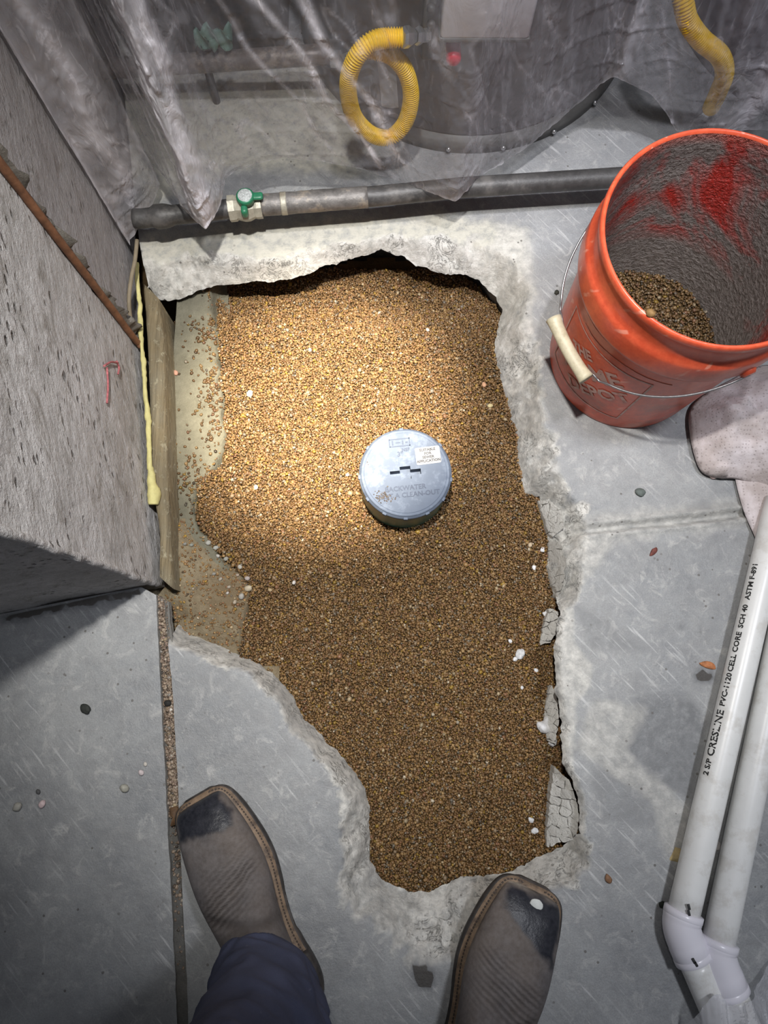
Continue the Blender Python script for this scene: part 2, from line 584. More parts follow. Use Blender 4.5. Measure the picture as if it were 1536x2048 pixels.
gr2 = noise_fac(nt, 14, 5, 0.65, 0.4, 0.65); gr3 = noise_fac(nt, 70, 5, 0.7, 0.55, 0.68)
c = mixc(nt, gr1, (0.12, 0.092, 0.05), (0.27, 0.215, 0.125))
c = mixc(nt, mul(nt, gr2, 0.5), c, (0.20, 0.185, 0.14)); c = mixc(nt, mul(nt, gr3, 0.7), c, (0.44, 0.40, 0.28))
lk.new(c, bs.inputs['Base Color']); bs.inputs['Roughness'].default_value = 0.8
lk.new(bump(nt, gr3, 0.5, 0.003, bump(nt, gr1, 0.6, 0.003)), bs.inputs['Normal'])
MAT['wood'] = m
MAT['foam'] = simple('yellow_foam', (0.56, 0.51, 0.22), 0.75, 0, 0.15, 60, 0.4)
MAT['grain'] = color_attr_mat('gravel_grain', 0.45, 0.5)
MAT['pebble'] = color_attr_mat('pebble_stone', 0.7, 0.3)
MAT['film'] = plastic_film('polythene_film')
MAT['black'] = simple('black_pipe', (0.055, 0.053, 0.052), 0.5, 0.0, 0.4, 40, 0.25, (0.16, 0.15, 0.14), 0.5)
MAT['galv'] = simple('corroded_pipe', (0.17, 0.16, 0.15), 0.55, 0.35, 0.4, 60, 0.35, (0.36, 0.30, 0.22), 0.6, 30)
MAT['valve'] = simple('valve_body', (0.38, 0.36, 0.29), 0.5, 0.3, 0.25, 60, 0.3, (0.2, 0.15, 0.1), 0.5)
MAT['green'] = simple('green_handle', (0.02, 0.15, 0.075), 0.4, 0, 0.2, 60, 0.1)
MAT['steel'] = simple('zinc_steel', (0.62, 0.63, 0.64), 0.3, 0.9, 0.1, 80, 0.05)

# ------------------------------------------------------------------ floor slab with the broken opening
# outline of the opening, clockwise in the photograph: px, py, lip level, spall width (m), undercut (m)
BACK = [(296, 572, -.04, .03, .05), (320, 597, -.05, .045, .06), (345, 601, -.055, .05, .07), (380, 590, -.055, .05, .07),
        (415, 576, -.05, .04, .08), (450, 570, -.045, .03, .08), (525, 562, -.04, .02, .08), (575, 562, -.04, .02, .08),
        (625, 546, -.035, .022, .08), (650, 532, -.035, .022, .08), (700, 517, -.03, .016, .08), (765, 502, -.025, .013, .08),
        (798, 510, -.03, .02, .08), (833, 530, -.04, .03, .07), (868, 541, -.045, .035, .07), (898, 548, -.045, .035, .06),
        (933, 551, -.05, .04, .05), (957, 562, -.055, .04, .04)]
RIGHT = [(975, 578, -.07, .04, .02), (992, 598, -.08, .042, .015), (1003, 620, -.085, .04, .01), (997, 650, -.085, .042, .01),
         (990, 685, -.085, .045, .01), (992, 712, -.085, .045, .01), (999, 750, -.085, .05, .01), (1013, 795, -.085, .045, .01),
         (1019, 830, -.085, .045, .01), (1034, 865, -.085, .035, .01), (1032, 900, -.085, .04, .01), (1034, 925, -.085, .04, .01),
         (1041, 950, -.085, .05, .01), (1048, 990, -.085, .05, .01), (1078, 996, -.08, .03, .01), (1082, 1012, -.08, .035, .01),
         (1093, 1042, -.08, .04, .01), (1098, 1090, -.085, .04, .01), (1095, 1135, -.085, .035, .01), (1107, 1185, -.085, .03, .01),
         (1118, 1222, -.014, .007, .035), (1113, 1265, -.014, .007, .035), (1108, 1325, -.014, .007, .035), (1110, 1375, -.014, .007, .035),
         (1120, 1410, -.014, .007, .035), (1123, 1450, -.014, .007, .035), (1126, 1525, -.014, .007, .035), (1139, 1552, -.014, .007, .035),
         (1154, 1587, -.014, .007, .035), (1161, 1627, -.014, .007, .035), (1155, 1665, -.014, .007, .035)]
FRONT = [(1120, 1696, -0.078, .03, .01), (1088, 1711, -0.078, .03, .01), (1048, 1730, -0.078, .03, .01), (1013, 1745, -0.078, .035, .01),
         (983, 1750, -0.078, .04, .01), (918, 1755, -0.078, .06, .01), (898, 1767, -0.078, .07, .01), (858, 1783, -0.078, .075, .01),
         (818, 1783, -0.078, .065, .01), (793, 1773, -0.078, .055, .01), (765, 1767, -0.078, .05, .01), (750, 1740, -0.078, .045, .01),
         (740, 1710, -0.078, .042, .01), (740, 1660, -0.078, .04, .01), (738, 1625, -0.078, .04, .01), (730, 1575, -0.078, .028, .01),
         (710, 1545, -0.078, .024, .01), (675, 1505, -0.078, .02, .01), (640, 1465, -0.078, .02, .01), (610, 1440, -0.078, .018, .01),
         (590, 1400, -0.078, .018, .01), (570, 1375, -0.078, .018, .01), (545, 1345, -0.078, .018, .01), (510, 1325, -0.078, .018, .01),
         (480, 1310, -0.078, .02, .01), (425, 1285, -0.078, .022, .01), (380, 1268, -0.078, .022, .01), (356, 1245, -0.078, .02, .01),
         (338, 1220, -0.055, .018, .01), (326, 1196, -0.030, .012, .005)]
OUT = BACK + RIGHT + FRONT


def dense_outline(ctrl, step=0.004):
    pts = np.array([list(P(a, b, c)[:2]) + [c, d, e] for a, b, c, d, e in ctrl])
    seg = np.linalg.norm(np.diff(pts[:, :2], axis=0), axis=1)
    s = np.concatenate([[0], np.cumsum(seg)])
    q = np.arange(0, s[-1], step)
    o = np.stack([np.interp(q, s, pts[:, k]) for k in range(5)], -1)
    nrm = np.gradient(o[:, :2], axis=0)
    nrm = np.stack([-nrm[:, 1], nrm[:, 0]], -1)
    nrm /= np.linalg.norm(nrm, axis=1)[:, None]
    amp = 0.0035 * fbm(o[:, :2] * 60, 3) + 0.0022 * fbm(o[:, :2] * 220 + 9, 2)
    fade = np.minimum(1, np.minimum(np.arange(len(o)), np.arange(len(o))[::-1]) / 5)
    o[:, :2] += nrm * (amp * fade)[:, None]
    o[:, 2] += 0.006 * fbm(o[:, :2] * 40 + 3, 2) * fade
    for _ in range(6):        # outward direction, smoothed
        nrm[1:-1] = (nrm[:-2] + nrm[1:-1] + nrm[2:]) / 3
    nrm /= np.linalg.norm(nrm, axis=1)[:, None]
    return o, nrm


EDGE, ENRM = dense_outline(OUT)      # walking clockwise in plan as seen from above -> left normal points outward
PATCH = {
    'pale': [[(150, 130), (730, 110), (760, 250), (700, 335), (560, 345), (430, 340), (300, 420)], [(285, 470), (560, 445), (760, 432), (860, 425), (960, 445), (1055, 455), (1062, 560), (1040, 700), (960, 575), (760, 500), (560, 560), (330, 600), (285, 560)]],
    'beige': [[(1120, 1225), (1146, 1212), (1150, 1285), (1186, 1332), (1180, 1375), (1152, 1412), (1146, 1540), (1166, 1610), (1168, 1690), (1175, 1735), (1085, 1740), (1090, 1705), (1150, 1690), (1152, 1600), (1122, 1525), (1116, 1420), (1104, 1330)]],
    'light': [[(1000, 445), (1062, 462), (1068, 560), (1060, 700), (1075, 850), (1120, 940), (1110, 1000), (1000, 800), (960, 560)],
              [(1090, 1040), (1250, 1050), (1200, 1130), (1150, 1170), (1110, 1200)],
              [(1090, 1690), (1170, 1700), (1160, 1745), (1080, 1740)],
              [(1190, 1395), (1290, 1420), (1250, 1500), (1330, 1570), (1400, 1640), (1370, 1760), (1330, 1700), (1300, 1600), (1200, 1530), (1150, 1500)]],
    'dark': [[(1270, 1390), (1370, 1385), (1415, 1440), (1385, 1600), (1300, 1560), (1250, 1500)],
             [(1140, 1200), (1200, 1230), (1290, 1300), (1180, 1300)],
             [(1180, 1530), (1290, 1570), (1330, 1660), (1200, 1640)],
             [(1410, 1005), (1500, 1000), (1490, 1050), (1400, 1050), (1330, 1025)],
             [(820, 1920), (850, 1918), (872, 1950), (870, 1980), (830, 1975)],
             [(1392, 1338), (1425, 1338), (1430, 1360), (1405, 1368), (1390, 1358)],
             [(1355, 1240), (1372, 1245), (1365, 1262), (1352, 1258)],
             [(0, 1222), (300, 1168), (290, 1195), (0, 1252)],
             [(345, 1330), (430, 1300), (470, 1350), (520, 1420), (420, 1480), (345, 1460)]],
}


def floor_mesh(name, poly, edge=None, refine=()):
    poly = np.asarray(poly)
    lo, hi = poly.min(0), poly.max(0)

    def lattice(step, a, b):
        xs = np.arange(a[0], b[0], step); ys = np.arange(a[1], b[1], step)
        g = np.stack(np.meshgrid(xs, ys), -1).reshape(-1, 2)
        return g + RNG.uniform(-.3, .3, g.shape) * step
    pts = [lattice(0.05, lo, hi)]
    near = lattice(0.0085, np.maximum(lo, [-.85, -.62]), np.minimum(hi, [.85, 1.0]))
    pts = [pts[0][~((np.abs(pts[0][:, 0]) < .85) & (pts[0][:, 1] > -.62) & (pts[0][:, 1] < 1.0))], near]
    for line, rad, step in refine:
        l = np.asarray(line)
        g = lattice(step, l.min(0) - rad, l.max(0) + rad)
        d, _ = seg_dist(g, l[::3] if len(l) > 60 else l)
        g = g[d < rad]
        for k in range(len(pts)):
            d2, _ = seg_dist(pts[k], l[::3] if len(l) > 60 else l)
            pts[k] = pts[k][d2 >= rad]
        pts.append(g)
    pts = np.concatenate(pts)
    pts = pts[in_poly(pts, poly)]
    d, _ = seg_dist(pts, poly[::1], True)
    pts = pts[d > 0.0022]
    allv = np.concatenate([poly, pts])
    n = len(poly)
    r = geometry.delaunay_2d_cdt([Vector(v) for v in allv], [(i, (i + 1) % n) for i in range(n)], [], 1, 1e-6)
    V = np.array([v[:] for v in r[0]]); F = [f for f in r[2]]
    z = np.zeros(len(V)); wear = np.zeros((len(V), 4))
    z += 0.0012 * fbm(V * 9, 3)
    if edge is not None:
        d, idx = seg_dist(V, edge[::2, :2])
        i = np.clip(idx * 2, 0, len(edge) - 1)
        zl = np.interp(i, np.arange(len(edge)), edge[:, 2]); w = np.interp(i, np.arange(len(edge)), edge[:, 3])
        w = w * (1 + 0.45 * fbm(V * 28 + 5, 3))
        t = np.clip(d / w, 0, 1)
        rough = (0.35 - np.abs(fbm(V * 38, 4)) * 1.6) * 0.55 + fbm(V * 150 + 3, 3) * 0.45
        s = (1 - t)
        z += zl * (s ** 1.25) + (rough * 0.019 * np.sqrt(np.clip(s * 3, 0, 1)) * np.clip(w / .035, .35, 1)) * (t < 1)
        z = np.minimum(z, 0.003)
        near_lip = d < 0.0015
        z[near_lip] = zl[near_lip]
        wear[:, 0] = smooth(1.06, 0.92, d / w + 0.45 * fbm(V * 50, 4)) * np.clip(0.75 + 0.5 * fbm(V * 14, 2), 0.3, 1)
    for pl in PATCH['pale']:
        wear[:, 2] = np.maximum(wear[:, 2], poly_mask(V, pl, 0.02) * 0.95)
    for pl in PATCH['beige']:
        wear[:, 0] = np.maximum(wear[:, 0], poly_mask(V, pl, 0.0035) * 0.62)
    for k, pl in enumerate(PATCH['light']):
        wear[:, 0] = np.maximum(wear[:, 0], poly_mask(V, pl, 0.006) * (0.50, 0.45, 0.5, 0.42)[k])
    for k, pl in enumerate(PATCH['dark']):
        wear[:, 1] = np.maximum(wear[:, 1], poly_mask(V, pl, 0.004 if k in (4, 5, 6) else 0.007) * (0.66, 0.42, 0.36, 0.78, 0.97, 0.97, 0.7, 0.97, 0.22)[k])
    # saw-cut joint running off to the right
    if edge is not None:
        joint = np.array([P(x, y)[:2] for x, y in JOINT])
        d, idx = seg_dist(V, joint)
        jw = 0.009 * (1 + 0.4 * fbm(V * 40, 2))
        z -= 0.012 * np.clip(1 - d / jw, 0, 1) ** 0.7
        z += 0.0035 * np.exp(-((d - .011) / .004) ** 2)
        wear[:, 0] = np.maximum(wear[:, 0], 0.45 * smooth(0.035, 0.008, d + .012 * fbm(V * 30, 3)))
        wear[:, 1] = np.maximum(wear[:, 1], 0.8 * smooth(0.0045, 0.001, d + .004 * fbm(V * 50, 2)) * (fbm(V * 9 + 3, 2) > -.15))
    o = mesh_obj(name, np.column_stack([V, z]), [tuple(f) for f in F], MAT['floor'], attrs={'wear': wear})
    set_tags(o, kind='structure')
    return o


JOINT = [(1105, 1078), (1160, 1062), (1250, 1052), (1340, 1044), (1460, 1030), (1600, 1012), (2200, 945)]
gL = [(312, 1190), (322, 1400), (334, 1620), (345, 1830), (355, 2060), (375, 2500)]      # left lip of the floor groove
gR = [(328, 1200), (347, 1400), (358, 1620), (367, 1830), (378, 2060), (398, 2500)]      # right lip
GL = np.array([P(*p)[:2] for p in gL]); GR = np.array([P(*p)[:2] for p in gR])
pier_c = P(306, 1166)[:2]; pier_b = P(271, 690)[:2]; wall_b = P(276, 478)[:2]
pier_dir = (pier_b - pier_c) / np.linalg.norm(pier_b - pier_c)
front_end = P(0, 1226)[:2]
front_dir = (front_end - pier_c) / np.linalg.norm(front_end - pier_c)
wall_far = pier_b + pier_dir * 2.2


def res_line(a, step=0.006):
    a = np.asarray(a, float)
    s = np.concatenate([[0], np.cumsum(np.linalg.norm(np.diff(a, axis=0), axis=1))])
    q = np.linspace(0, s[-1], max(2, int(s[-1] / step)))
    return np.stack([np.interp(q, s, a[:, 0]), np.interp(q, s, a[:, 1])], -1)


gr_line = res_line(GR, 0.008)
gr_line[1:-1] += 0.0012 * np.stack([fbm(gr_line[1:-1] * 70, 3), 0 * gr_line[1:-1, 0]], -1)
main_poly = np.concatenate([gr_line[::-1],                     # up along the groove
                            EDGE[::-1, :2],                    # lower-left, bottom, right, back edge of the opening
                            [P(284, 560)[:2], P(278, 480)[:2], pier_b + pier_dir * 0.9 + [.004, 0], wall_far + [.01, 0],
                             [2.4, wall_far[1]], [2.4, GR[-1][1]]]])
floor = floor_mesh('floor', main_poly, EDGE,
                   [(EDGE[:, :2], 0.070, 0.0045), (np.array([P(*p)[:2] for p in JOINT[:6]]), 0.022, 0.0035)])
gl_line = res_line(GL, 0.008)
gl_line[1:-1] += 0.0012 * np.stack([fbm(gl_line[1:-1] * 70 + 4, 3), 0 * gl_line[1:-1, 0]], -1)
left_poly = np.concatenate([gl_line, [[-2.2, GL[-1][1]], pier_c + front_dir * 1.9, pier_c + front_dir * 0.02 + [0, -.002]]])
floor2 = floor_mesh('floor', left_poly[::-1])

subsoil = mesh_obj('floor', [(-2.4, -1.4, -.19), (2.6, -1.4, -.19), (2.6, 2.8, -.19), (-2.4, 2.8, -.19)], [(0, 1, 2, 3)], MAT['under'])
set_tags(subsoil, kind='structure')
# broken faces below the lip (part of the floor): hangs over a void at the back
prof = [(0.0, 0.0), (0.45, 0.05), (0.85, 0.12), (1.0, 0.3), (1.0, 1.0)]
V = []
for k, (u, dz) in enumerate(prof):
    p = EDGE[:, :2] + ENRM * (EDGE[:, 4] * u)[:, None]
    zz = EDGE[:, 2] + (-.20 - EDGE[:, 2]) * dz
    q = np.column_stack([p, zz])
    if k:
        q[:, :2] += ENRM * (0.006 * fbm(q * 50, 3))[:, None]
    V.append(q)
lipo = part('broken_edge', np.concatenate(V), grid_faces(len(EDGE), len(prof)), MAT['broken'], floor)
# side faces and bottom of the groove
for ln, sgn, par in ((gr_line, 1, floor), (gl_line, -1, floor2)):
    V = np.concatenate([np.column_stack([ln, np.zeros(len(ln))]), np.column_stack([ln, np.full(len(ln), -.04)])])
    part('groove_side', V, grid_faces(len(ln), 2), MAT['broken'], par)
m_ = min(len(gr_line), len(gl_line))
gi = np.linspace(0, 1, m_)
ga = np.stack([np.interp(gi, np.linspace(0, 1, len(gl_line)), gl_line[:, k]) for k in (0, 1)], -1)
gb = np.stack([np.interp(gi, np.linspace(0, 1, len(gr_line)), gr_line[:, k]) for k in (0, 1)], -1)
gz = -0.012 + 0.005 * smooth(.42, .55, gi)
V = np.concatenate([np.column_stack([ga * 1.3 - gb * .3, gz]), np.column_stack([gb * 1.3 - ga * .3, gz])])
part('groove_bottom', V, grid_faces(m_, 2), MAT['grit'], floor2)

# ------------------------------------------------------------------ bottom of the opening: ledge, soil, gravel
GRAVEL_PX = [(420, 560), (424, 600), (428, 640), (438, 690), (436, 720), (441, 748), (430, 762), (446, 800), (441, 850), (446, 905), (436, 935),
             (412, 962), (395, 990), (388, 1030), (402, 1066), (425, 1090), (445, 1120), (478, 1150), (498, 1180), (492, 1225),
             (482, 1260), (480, 1290), (470, 1330)]
GB = np.array([P(x, y, -.085)[:2] for x, y in GRAVEL_PX])


def gravel_z(p):
    x, y = p[:, 0], p[:, 1]
    z = -0.088 + 0.010 * fbm(p * 7, 3) + 0.003 * fbm(p * 30, 2)
    z -= 0.040 * smooth(.57, .70, y)                    # falls away below the back lip
    c = P(811, 960, -.06)[:2]
    z += 0.006 * np.exp(-((x - c[0]) ** 2 + (y - c[1]) ** 2) / .02)
    d, _ = seg_dist(p, GB)
    inside = in_poly(p, np.vstack([GB, [[.6, GB[-1][1]], [.6, GB[0][1]]]]))
    z = np.where(inside & (x < .1), z + 0.014 * smooth(.05, 0.0, d), z)
    return z


hole = np.vstack([EDGE[:, :2] + ENRM * np.clip(EDGE[:, 4:5], .012, .06), [P(300, 1180)[:2], P(300, 570)[:2]]])


def field(step, zf, keepf, name, mat, parent=None, box_=(-.48, -.42, .42, .82)):
    xs = np.arange(box_[0], box_[2], step); ys = np.arange(box_[1], box_[3], step)
    nx, ny = len(xs), len(ys)
    g = np.stack(np.meshgrid(xs, ys), -1).reshape(-1, 2)
    z = zf(g)
    k = keepf(g)
    idx = np.arange(nx * ny).reshape(ny, nx)
    q = np.stack([idx[:-1, :-1], idx[:-1, 1:], idx[1:, 1:], idx[1:, :-1]], -1).reshape(-1, 4)
    q = q[k[q].all(1)]
    used = np.unique(q)
    re = -np.ones(nx * ny, int); re[used] = np.arange(len(used))
    return mesh_obj(name, np.column_stack([g, z])[used], re[q].astype(np.int32), mat, parent)


soil_poly = np.array([P(x, y, -.07)[:2] for x, y in [(300, 1010), (395, 1010), (410, 1060), (440, 1100), (520, 1150), (530, 1260), (520, 1330), (400, 1300), (300, 1230)]])


def soil_z(p):
    d, _ = seg_dist(p, soil_poly, True)
    d = np.where(in_poly(p, soil_poly), d, -d)
    dg, _ = seg_dist(p, GB)
    ing = in_poly(p, np.vstack([GB, [[.6, GB[-1][1]], [.6, GB[0][1]]]]))
    return -0.082 + 0.030 * smooth(-0.005, 0.06, d) - np.where(ing, .03 * smooth(0, .015, dg), 0) + 0.006 * fbm(p * 22, 4) + 0.0025 * fbm(p * 90, 3)


def ledge_z(p):
    dg, _ = seg_dist(p, GB)
    ing = in_poly(p, np.vstack([GB, [[.6, GB[-1][1]], [.6, GB[0][1]]]]))
    sd_ = np.where(ing, dg, -dg) + .012 * fbm(p * 30 + 7, 4)
    return -0.070 - .035 * smooth(.0, .012, sd_) + 0.003 * fbm(p * 18, 4) + 0.001 * fbm(p * 120, 2)


ledge = field(0.0035, ledge_z, lambda g: (g[:, 0] < np.interp(g[:, 1], GB[::-1, 1], GB[::-1, 0]) + .03) & (g[:, 1] > P(395, 1130)[1]) & (g[:, 1] < .78) & (g[:, 0] > -.375),
              'concrete_ledge', MAT['ledge'])
set_tags(ledge, 'pale yellowish concrete footing ledge between the wooden board and the gravel', 'ledge')
soil = field(0.004, soil_z, lambda g: in_poly(g, np.array([P(x, y, -.07)[:2] for x, y in [(285, 950), (420, 950), (440, 1060), (560, 1130), (560, 1400), (285, 1260)]])),
             'soil_patch', MAT['soil'])
set_tags(soil, 'patch of damp brown soil beside the gravel near the board end', 'soil', kind='stuff')
i0 = int(np.argmin(np.linalg.norm(EDGE[:, :2] - GB[0], axis=1)))
i1 = int(np.argmin(np.linalg.norm(EDGE[:, :2] - GB[-1], axis=1)))
UB = np.vstack([(EDGE[:, :2] + ENRM * np.clip(EDGE[:, 4:5], .012, .06))[i0:i1], GB[::-1]])
gravel = empty('gravel_bed', (0.0, .1, -.09))
set_tags(gravel, 'bed of fine brown pea gravel filling the broken opening in the floor', 'gravel', kind='stuff')
ub = field(0.008, lambda g: gravel_z(g) - 0.004, lambda g: in_poly(g, UB), 'underbed', MAT['under'], gravel)
keep(ub); ub['kind'] = 'stuff'

ICO = None


def ico():
    t = (1 + 5 ** .5) / 2
    v = np.array([(-1, t, 0), (1, t, 0), (-1, -t, 0), (1, -t, 0), (0, -1, t), (0, 1, t), (0, -1, -t), (0, 1, -t), (t, 0, -1), (t, 0, 1), (-t, 0, -1), (-t, 0, 1)], float)
    v /= np.linalg.norm(v[0])
    f = np.array([(0, 11, 5), (0, 5, 1), (0, 1, 7), (0, 7, 10), (0, 10, 11), (1, 5, 9), (5, 11, 4), (11, 10, 2), (10, 7, 6), (7, 1, 8),
                  (3, 9, 4), (3, 4, 2), (3, 2, 6), (3, 6, 8), (3, 8, 9), (4, 9, 5), (2, 4, 11), (6, 2, 10), (8, 6, 7), (9, 8, 1)])
    return v, f


GRAIN_COL = np.array([(.29, .175, .075), (.23, .135, .058), (.36, .23, .10), (.17, .105, .05), (.42, .29, .14), (.33, .25, .17), (.30, .16, .09),
                      (.24, .22, .19), (.50, .42, .29), (.62, .58, .50), (.40, .27, .05), (.10, .075, .05)])
GRAIN_P = np.array([.24, .20, .15, .12, .08, .05, .05, .03, .025, .008, .03, .017])


def grains(name, pos, rad, parent, dull=1.0, grey=0.0):
    """loose grains, one mesh (nobody could count them)"""
    v, f = ico()
    n = len(pos)
    jit = 1 + RNG.uniform(-.22, .22, (n, 12))
    sc = RNG.uniform(.72, 1.2, (n, 3)); sc[:, 2] *= .8
    W = v[None] * jit[..., None] * sc[:, None, :] * rad[:, None, None]
    a = RNG.uniform(0, 6.28, n); b = RNG.uniform(-.6, .6, n)
    ca, sa, cb, sb = np.cos(a)[:, None], np.sin(a)[:, None], np.cos(b)[:, None], np.sin(b)[:, None]
    y = W[..., 1] * cb - W[..., 2] * sb; z = W[..., 1] * sb + W[..., 2] * cb; x = W[..., 0]
    W = np.stack([x * ca - y * sa, x * sa + y * ca, z], -1) + pos[:, None, :]
    F = (f[None] + 12 * np.arange(n)[:, None, None]).reshape(-1, 3)
    ci = RNG.choice(len(GRAIN_COL), n, p=GRAIN_P / GRAIN_P.sum())
    c = GRAIN_COL[ci] * RNG.uniform(.75, 1.25, (n, 1)) * dull * .62 * np.array([1.06, .96, .82])
    c = c * (1 - grey) + grey * c.mean(1, keepdims=True) * 1.3
    c = np.repeat(c, 12, 0)
    o = mesh_obj(name, W.reshape(-1, 3), F.astype(np.int32), MAT['grain'], parent, attrs={'tint': c})
    o['kind'] = 'stuff'
    return o


def jgrid(step, b):
    xs = np.arange(b[0], b[2], step); ys = np.arange(b[1], b[3], step)
    g = np.stack(np.meshgrid(xs, ys), -1).reshape(-1, 2)
    return g + RNG.uniform(-.5, .5, g.shape) * step


inner = np.vstack([(EDGE[:, :2] + ENRM * np.clip(EDGE[:, 4:5] * .8, .006, .05))[i0:i1], GB[::-1]])
g = jgrid(0.0030, (-.36, -.38, .36, .75))
dB, _ = seg_dist(g, GB)
gin = in_poly(g, inner)
nrag = .003 + 0.022 * fbm(g * 26, 4)
ragged = (gin & (dB > nrag)) | (~gin & (dB < -nrag) & (g[:, 0] < .0) & (g[:, 0] > -.335))
ragged |= (dB < 0.016) & (RNG.random(len(g)) < .13) & (g[:, 0] > -.33) & ~gin
cap_c = P(811, 962, -.05)[:2]
ragged &= np.hypot(g[:, 0] - cap_c[0], g[:, 1] - cap_c[1]) > .073
g = g[ragged]
zz = gravel_z(g)
sq = ~in_poly(g, inner)
zz[sq] = np.maximum(ledge_z(g[sq]), np.where(in_poly(g[sq], soil_poly), soil_z(g[sq]), -1)) + .001
rad = np.clip(RNG.lognormal(math.log(.0018), .22, len(g)), .0012, .0042)
pos = np.column_stack([g, zz + RNG.uniform(-.002, .0018, len(g))])
keep(grains('grains', pos, rad, gravel))
g = jgrid(0.0042, (-.36, -.38, .36, .75))
dB, _ = seg_dist(g, GB)
k = in_poly(g, inner) & (dB > .006) & (np.hypot(g[:, 0] - cap_c[0], g[:, 1] - cap_c[1]) > .075)
g = g[k]
pos = np.column_stack([g, gravel_z(g) + RNG.uniform(.0, .003, len(g))])
keep(grains('grains', pos, np.clip(RNG.lognormal(math.log(.0021), .28, len(g)), .0012, .0055), gravel))
# scattered grains on ledge and soil
clus = [(395, 690, 30, 50), (430, 780, 16, 110), (425, 850, 14, 50), (385, 960, 28, 110), (370, 820, 35, 40), (400, 660, 20, 50), (370, 960, 14, 30), (440, 660, 16, 60)]
sp = []
for cx, cy, s, n in clus:
    for _ in range(n):
        q = P(RNG.normal(cx, s), RNG.normal(cy, s * 1.4), -.07)
        if P(344, 700, -.07)[0] < q[0] and -.02 < q[1] < .62: sp.append(q[:2])
sp = np.array(sp)
keep(grains('stray_grains', np.column_stack([sp, ledge_z(sp) + .0012]), RNG.uniform(.0016, .0038, len(sp)), gravel, .62))
sp = np.array([P(RNG.uniform(315, 500), RNG.uniform(1040, 1290), -.06)[:2] for _ in range(900)])
sp = sp[in_poly(sp, soil_poly)]
keep(grains('stray_grains', np.column_stack([sp, soil_z(sp) + .0008]), RNG.uniform(.001, .003, len(sp)), gravel, 1.25))
# gravel in the floor groove
t = RNG.uniform(0, .62, 2600); u = RNG.uniform(.05, .95, 2600)
a_ = np.stack([np.interp(t, gi, ga[:, k]) for k in (0, 1)], -1); b_ = np.stack([np.interp(t, gi, gb[:, k]) for k in (0, 1)], -1)
q = a_ + (b_ - a_) * u[:, None]
keepm = (q[:, 1] > P(350, 1640)[1]) | (RNG.random(len(q)) < .12)
q = q[keepm]
gg = grains('groove_grains', np.column_stack([q, np.full(len(q), -.011) + RNG.uniform(0, .004, len(q))]), RNG.uniform(.0012, .0034, len(q)), None, 1.5, .5)
gg.parent = floor2

# ------------------------------------------------------------------ left wall: pier and the wall behind it
perp = np.array([pier_dir[1], -pier_dir[0]])           # towards the opening
if perp[0] < 0: perp = -perp


def wall_panel(name, a, b, z0, z1, m, push=0.0, nu=70, nz=90, parent=None, outward=None, thick=0.0):
    a = np.asarray(a, float); b = np.asarray(b, float)
    o = outward if outward is not None else perp
    V = []
    for j in range(nz):
        z = z0 + (z1 - z0) * (j / (nz - 1)) ** 1.4
        for i in range(nu):
            p = a + (b - a) * i / (nu - 1)
            V.append((p[0], p[1], z))
    V = np.array(V)
    d = 0.0035 * fbm(V * 14, 4) + 0.0018 * fbm(V * 60, 3) + push
    V[:, :2] += o * d[:, None]
    return mesh_obj(name, V, grid_faces(nu, nz), m, parent)


def closed_wall(name, a, b, depth, outward, z0, z1, m, push=0.0, nu=70, nz=90):
    """front sheet with relief, closed at sides, back and top"""
    o = wall_panel(name, a, b, z0, z1, m, push, nu, nz, outward=outward)
    me = o.data
    V = np.array([v.co[:] for v in me.vertices])
    F = [tuple(p.vertices) for p in me.polygons]
    n0 = len(V)
    V2 = V.copy(); V2[:, :2] -= outward * depth
    ringf = [j * nu for j in range(nz)], [j * nu + nu - 1 for j in range(nz)]
    back = []
    for col in ringf:
        for j in range(nz - 1):
            F.append((col[j], col[j + 1], col[j + 1] + n0, col[j] + n0))
    top = [(nz - 1) * nu + i for i in range(nu)]
    for i in range(nu - 1):
        F.append((top[i], top[i + 1], top[i + 1] + n0, top[i] + n0))
    F.append((0 + n0, nu - 1 + n0, nz * nu - 1 + n0, (nz - 1) * nu + n0))
    V = np.concatenate([V, V2])
    used = np.unique(np.concatenate([np.array(f) for f in F]))
    re = -np.ones(len(V), int); re[used] = np.arange(len(used))
    bpy.data.objects.remove(o)
    return mesh_obj(name, V[used], [tuple(re[i] for i in f) for f in F], m)


wall_left = closed_wall('wall_left', pier_c, pier_b, .02, perp, -.10, 2.3, MAT['pier'], 0.0, 110, 160)
fp = np.array([front_dir[1], -front_dir[0]])
if fp[1] > 0: fp = -fp
wf = wall_panel('pier_front', pier_c + front_dir * 0.001, pier_c + front_dir * 1.9, -.06, 2.3, MAT['pier'], 0.0, 80, 90, parent=wall_left, outward=fp)
set_tags(wall_left, kind='structure')
# rough arris of the pier
zs = np.linspace(-.05, 2.2, 260)
path = np.stack([np.full(260, pier_c[0]), np.full(260, pier_c[1]), zs], -1)
path[:, :2] += -perp * .004 - fp * .003
v, f = tube(path, 0.006, 10)
v[:, :2] += (0.0045 * fbm(v * 45, 4))[:, None] * (perp + fp)
part('rough_corner', v, f, MAT['pier'], wall_left)
wall_left2 = closed_wall('wall_left', pier_b + pier_dir * .012, pier_b + pier_dir * 2.1, .3, perp, -.06, 2.3, MAT['pier2'], -.004, 110, 90)
set_tags(wall_left2, kind='structure')
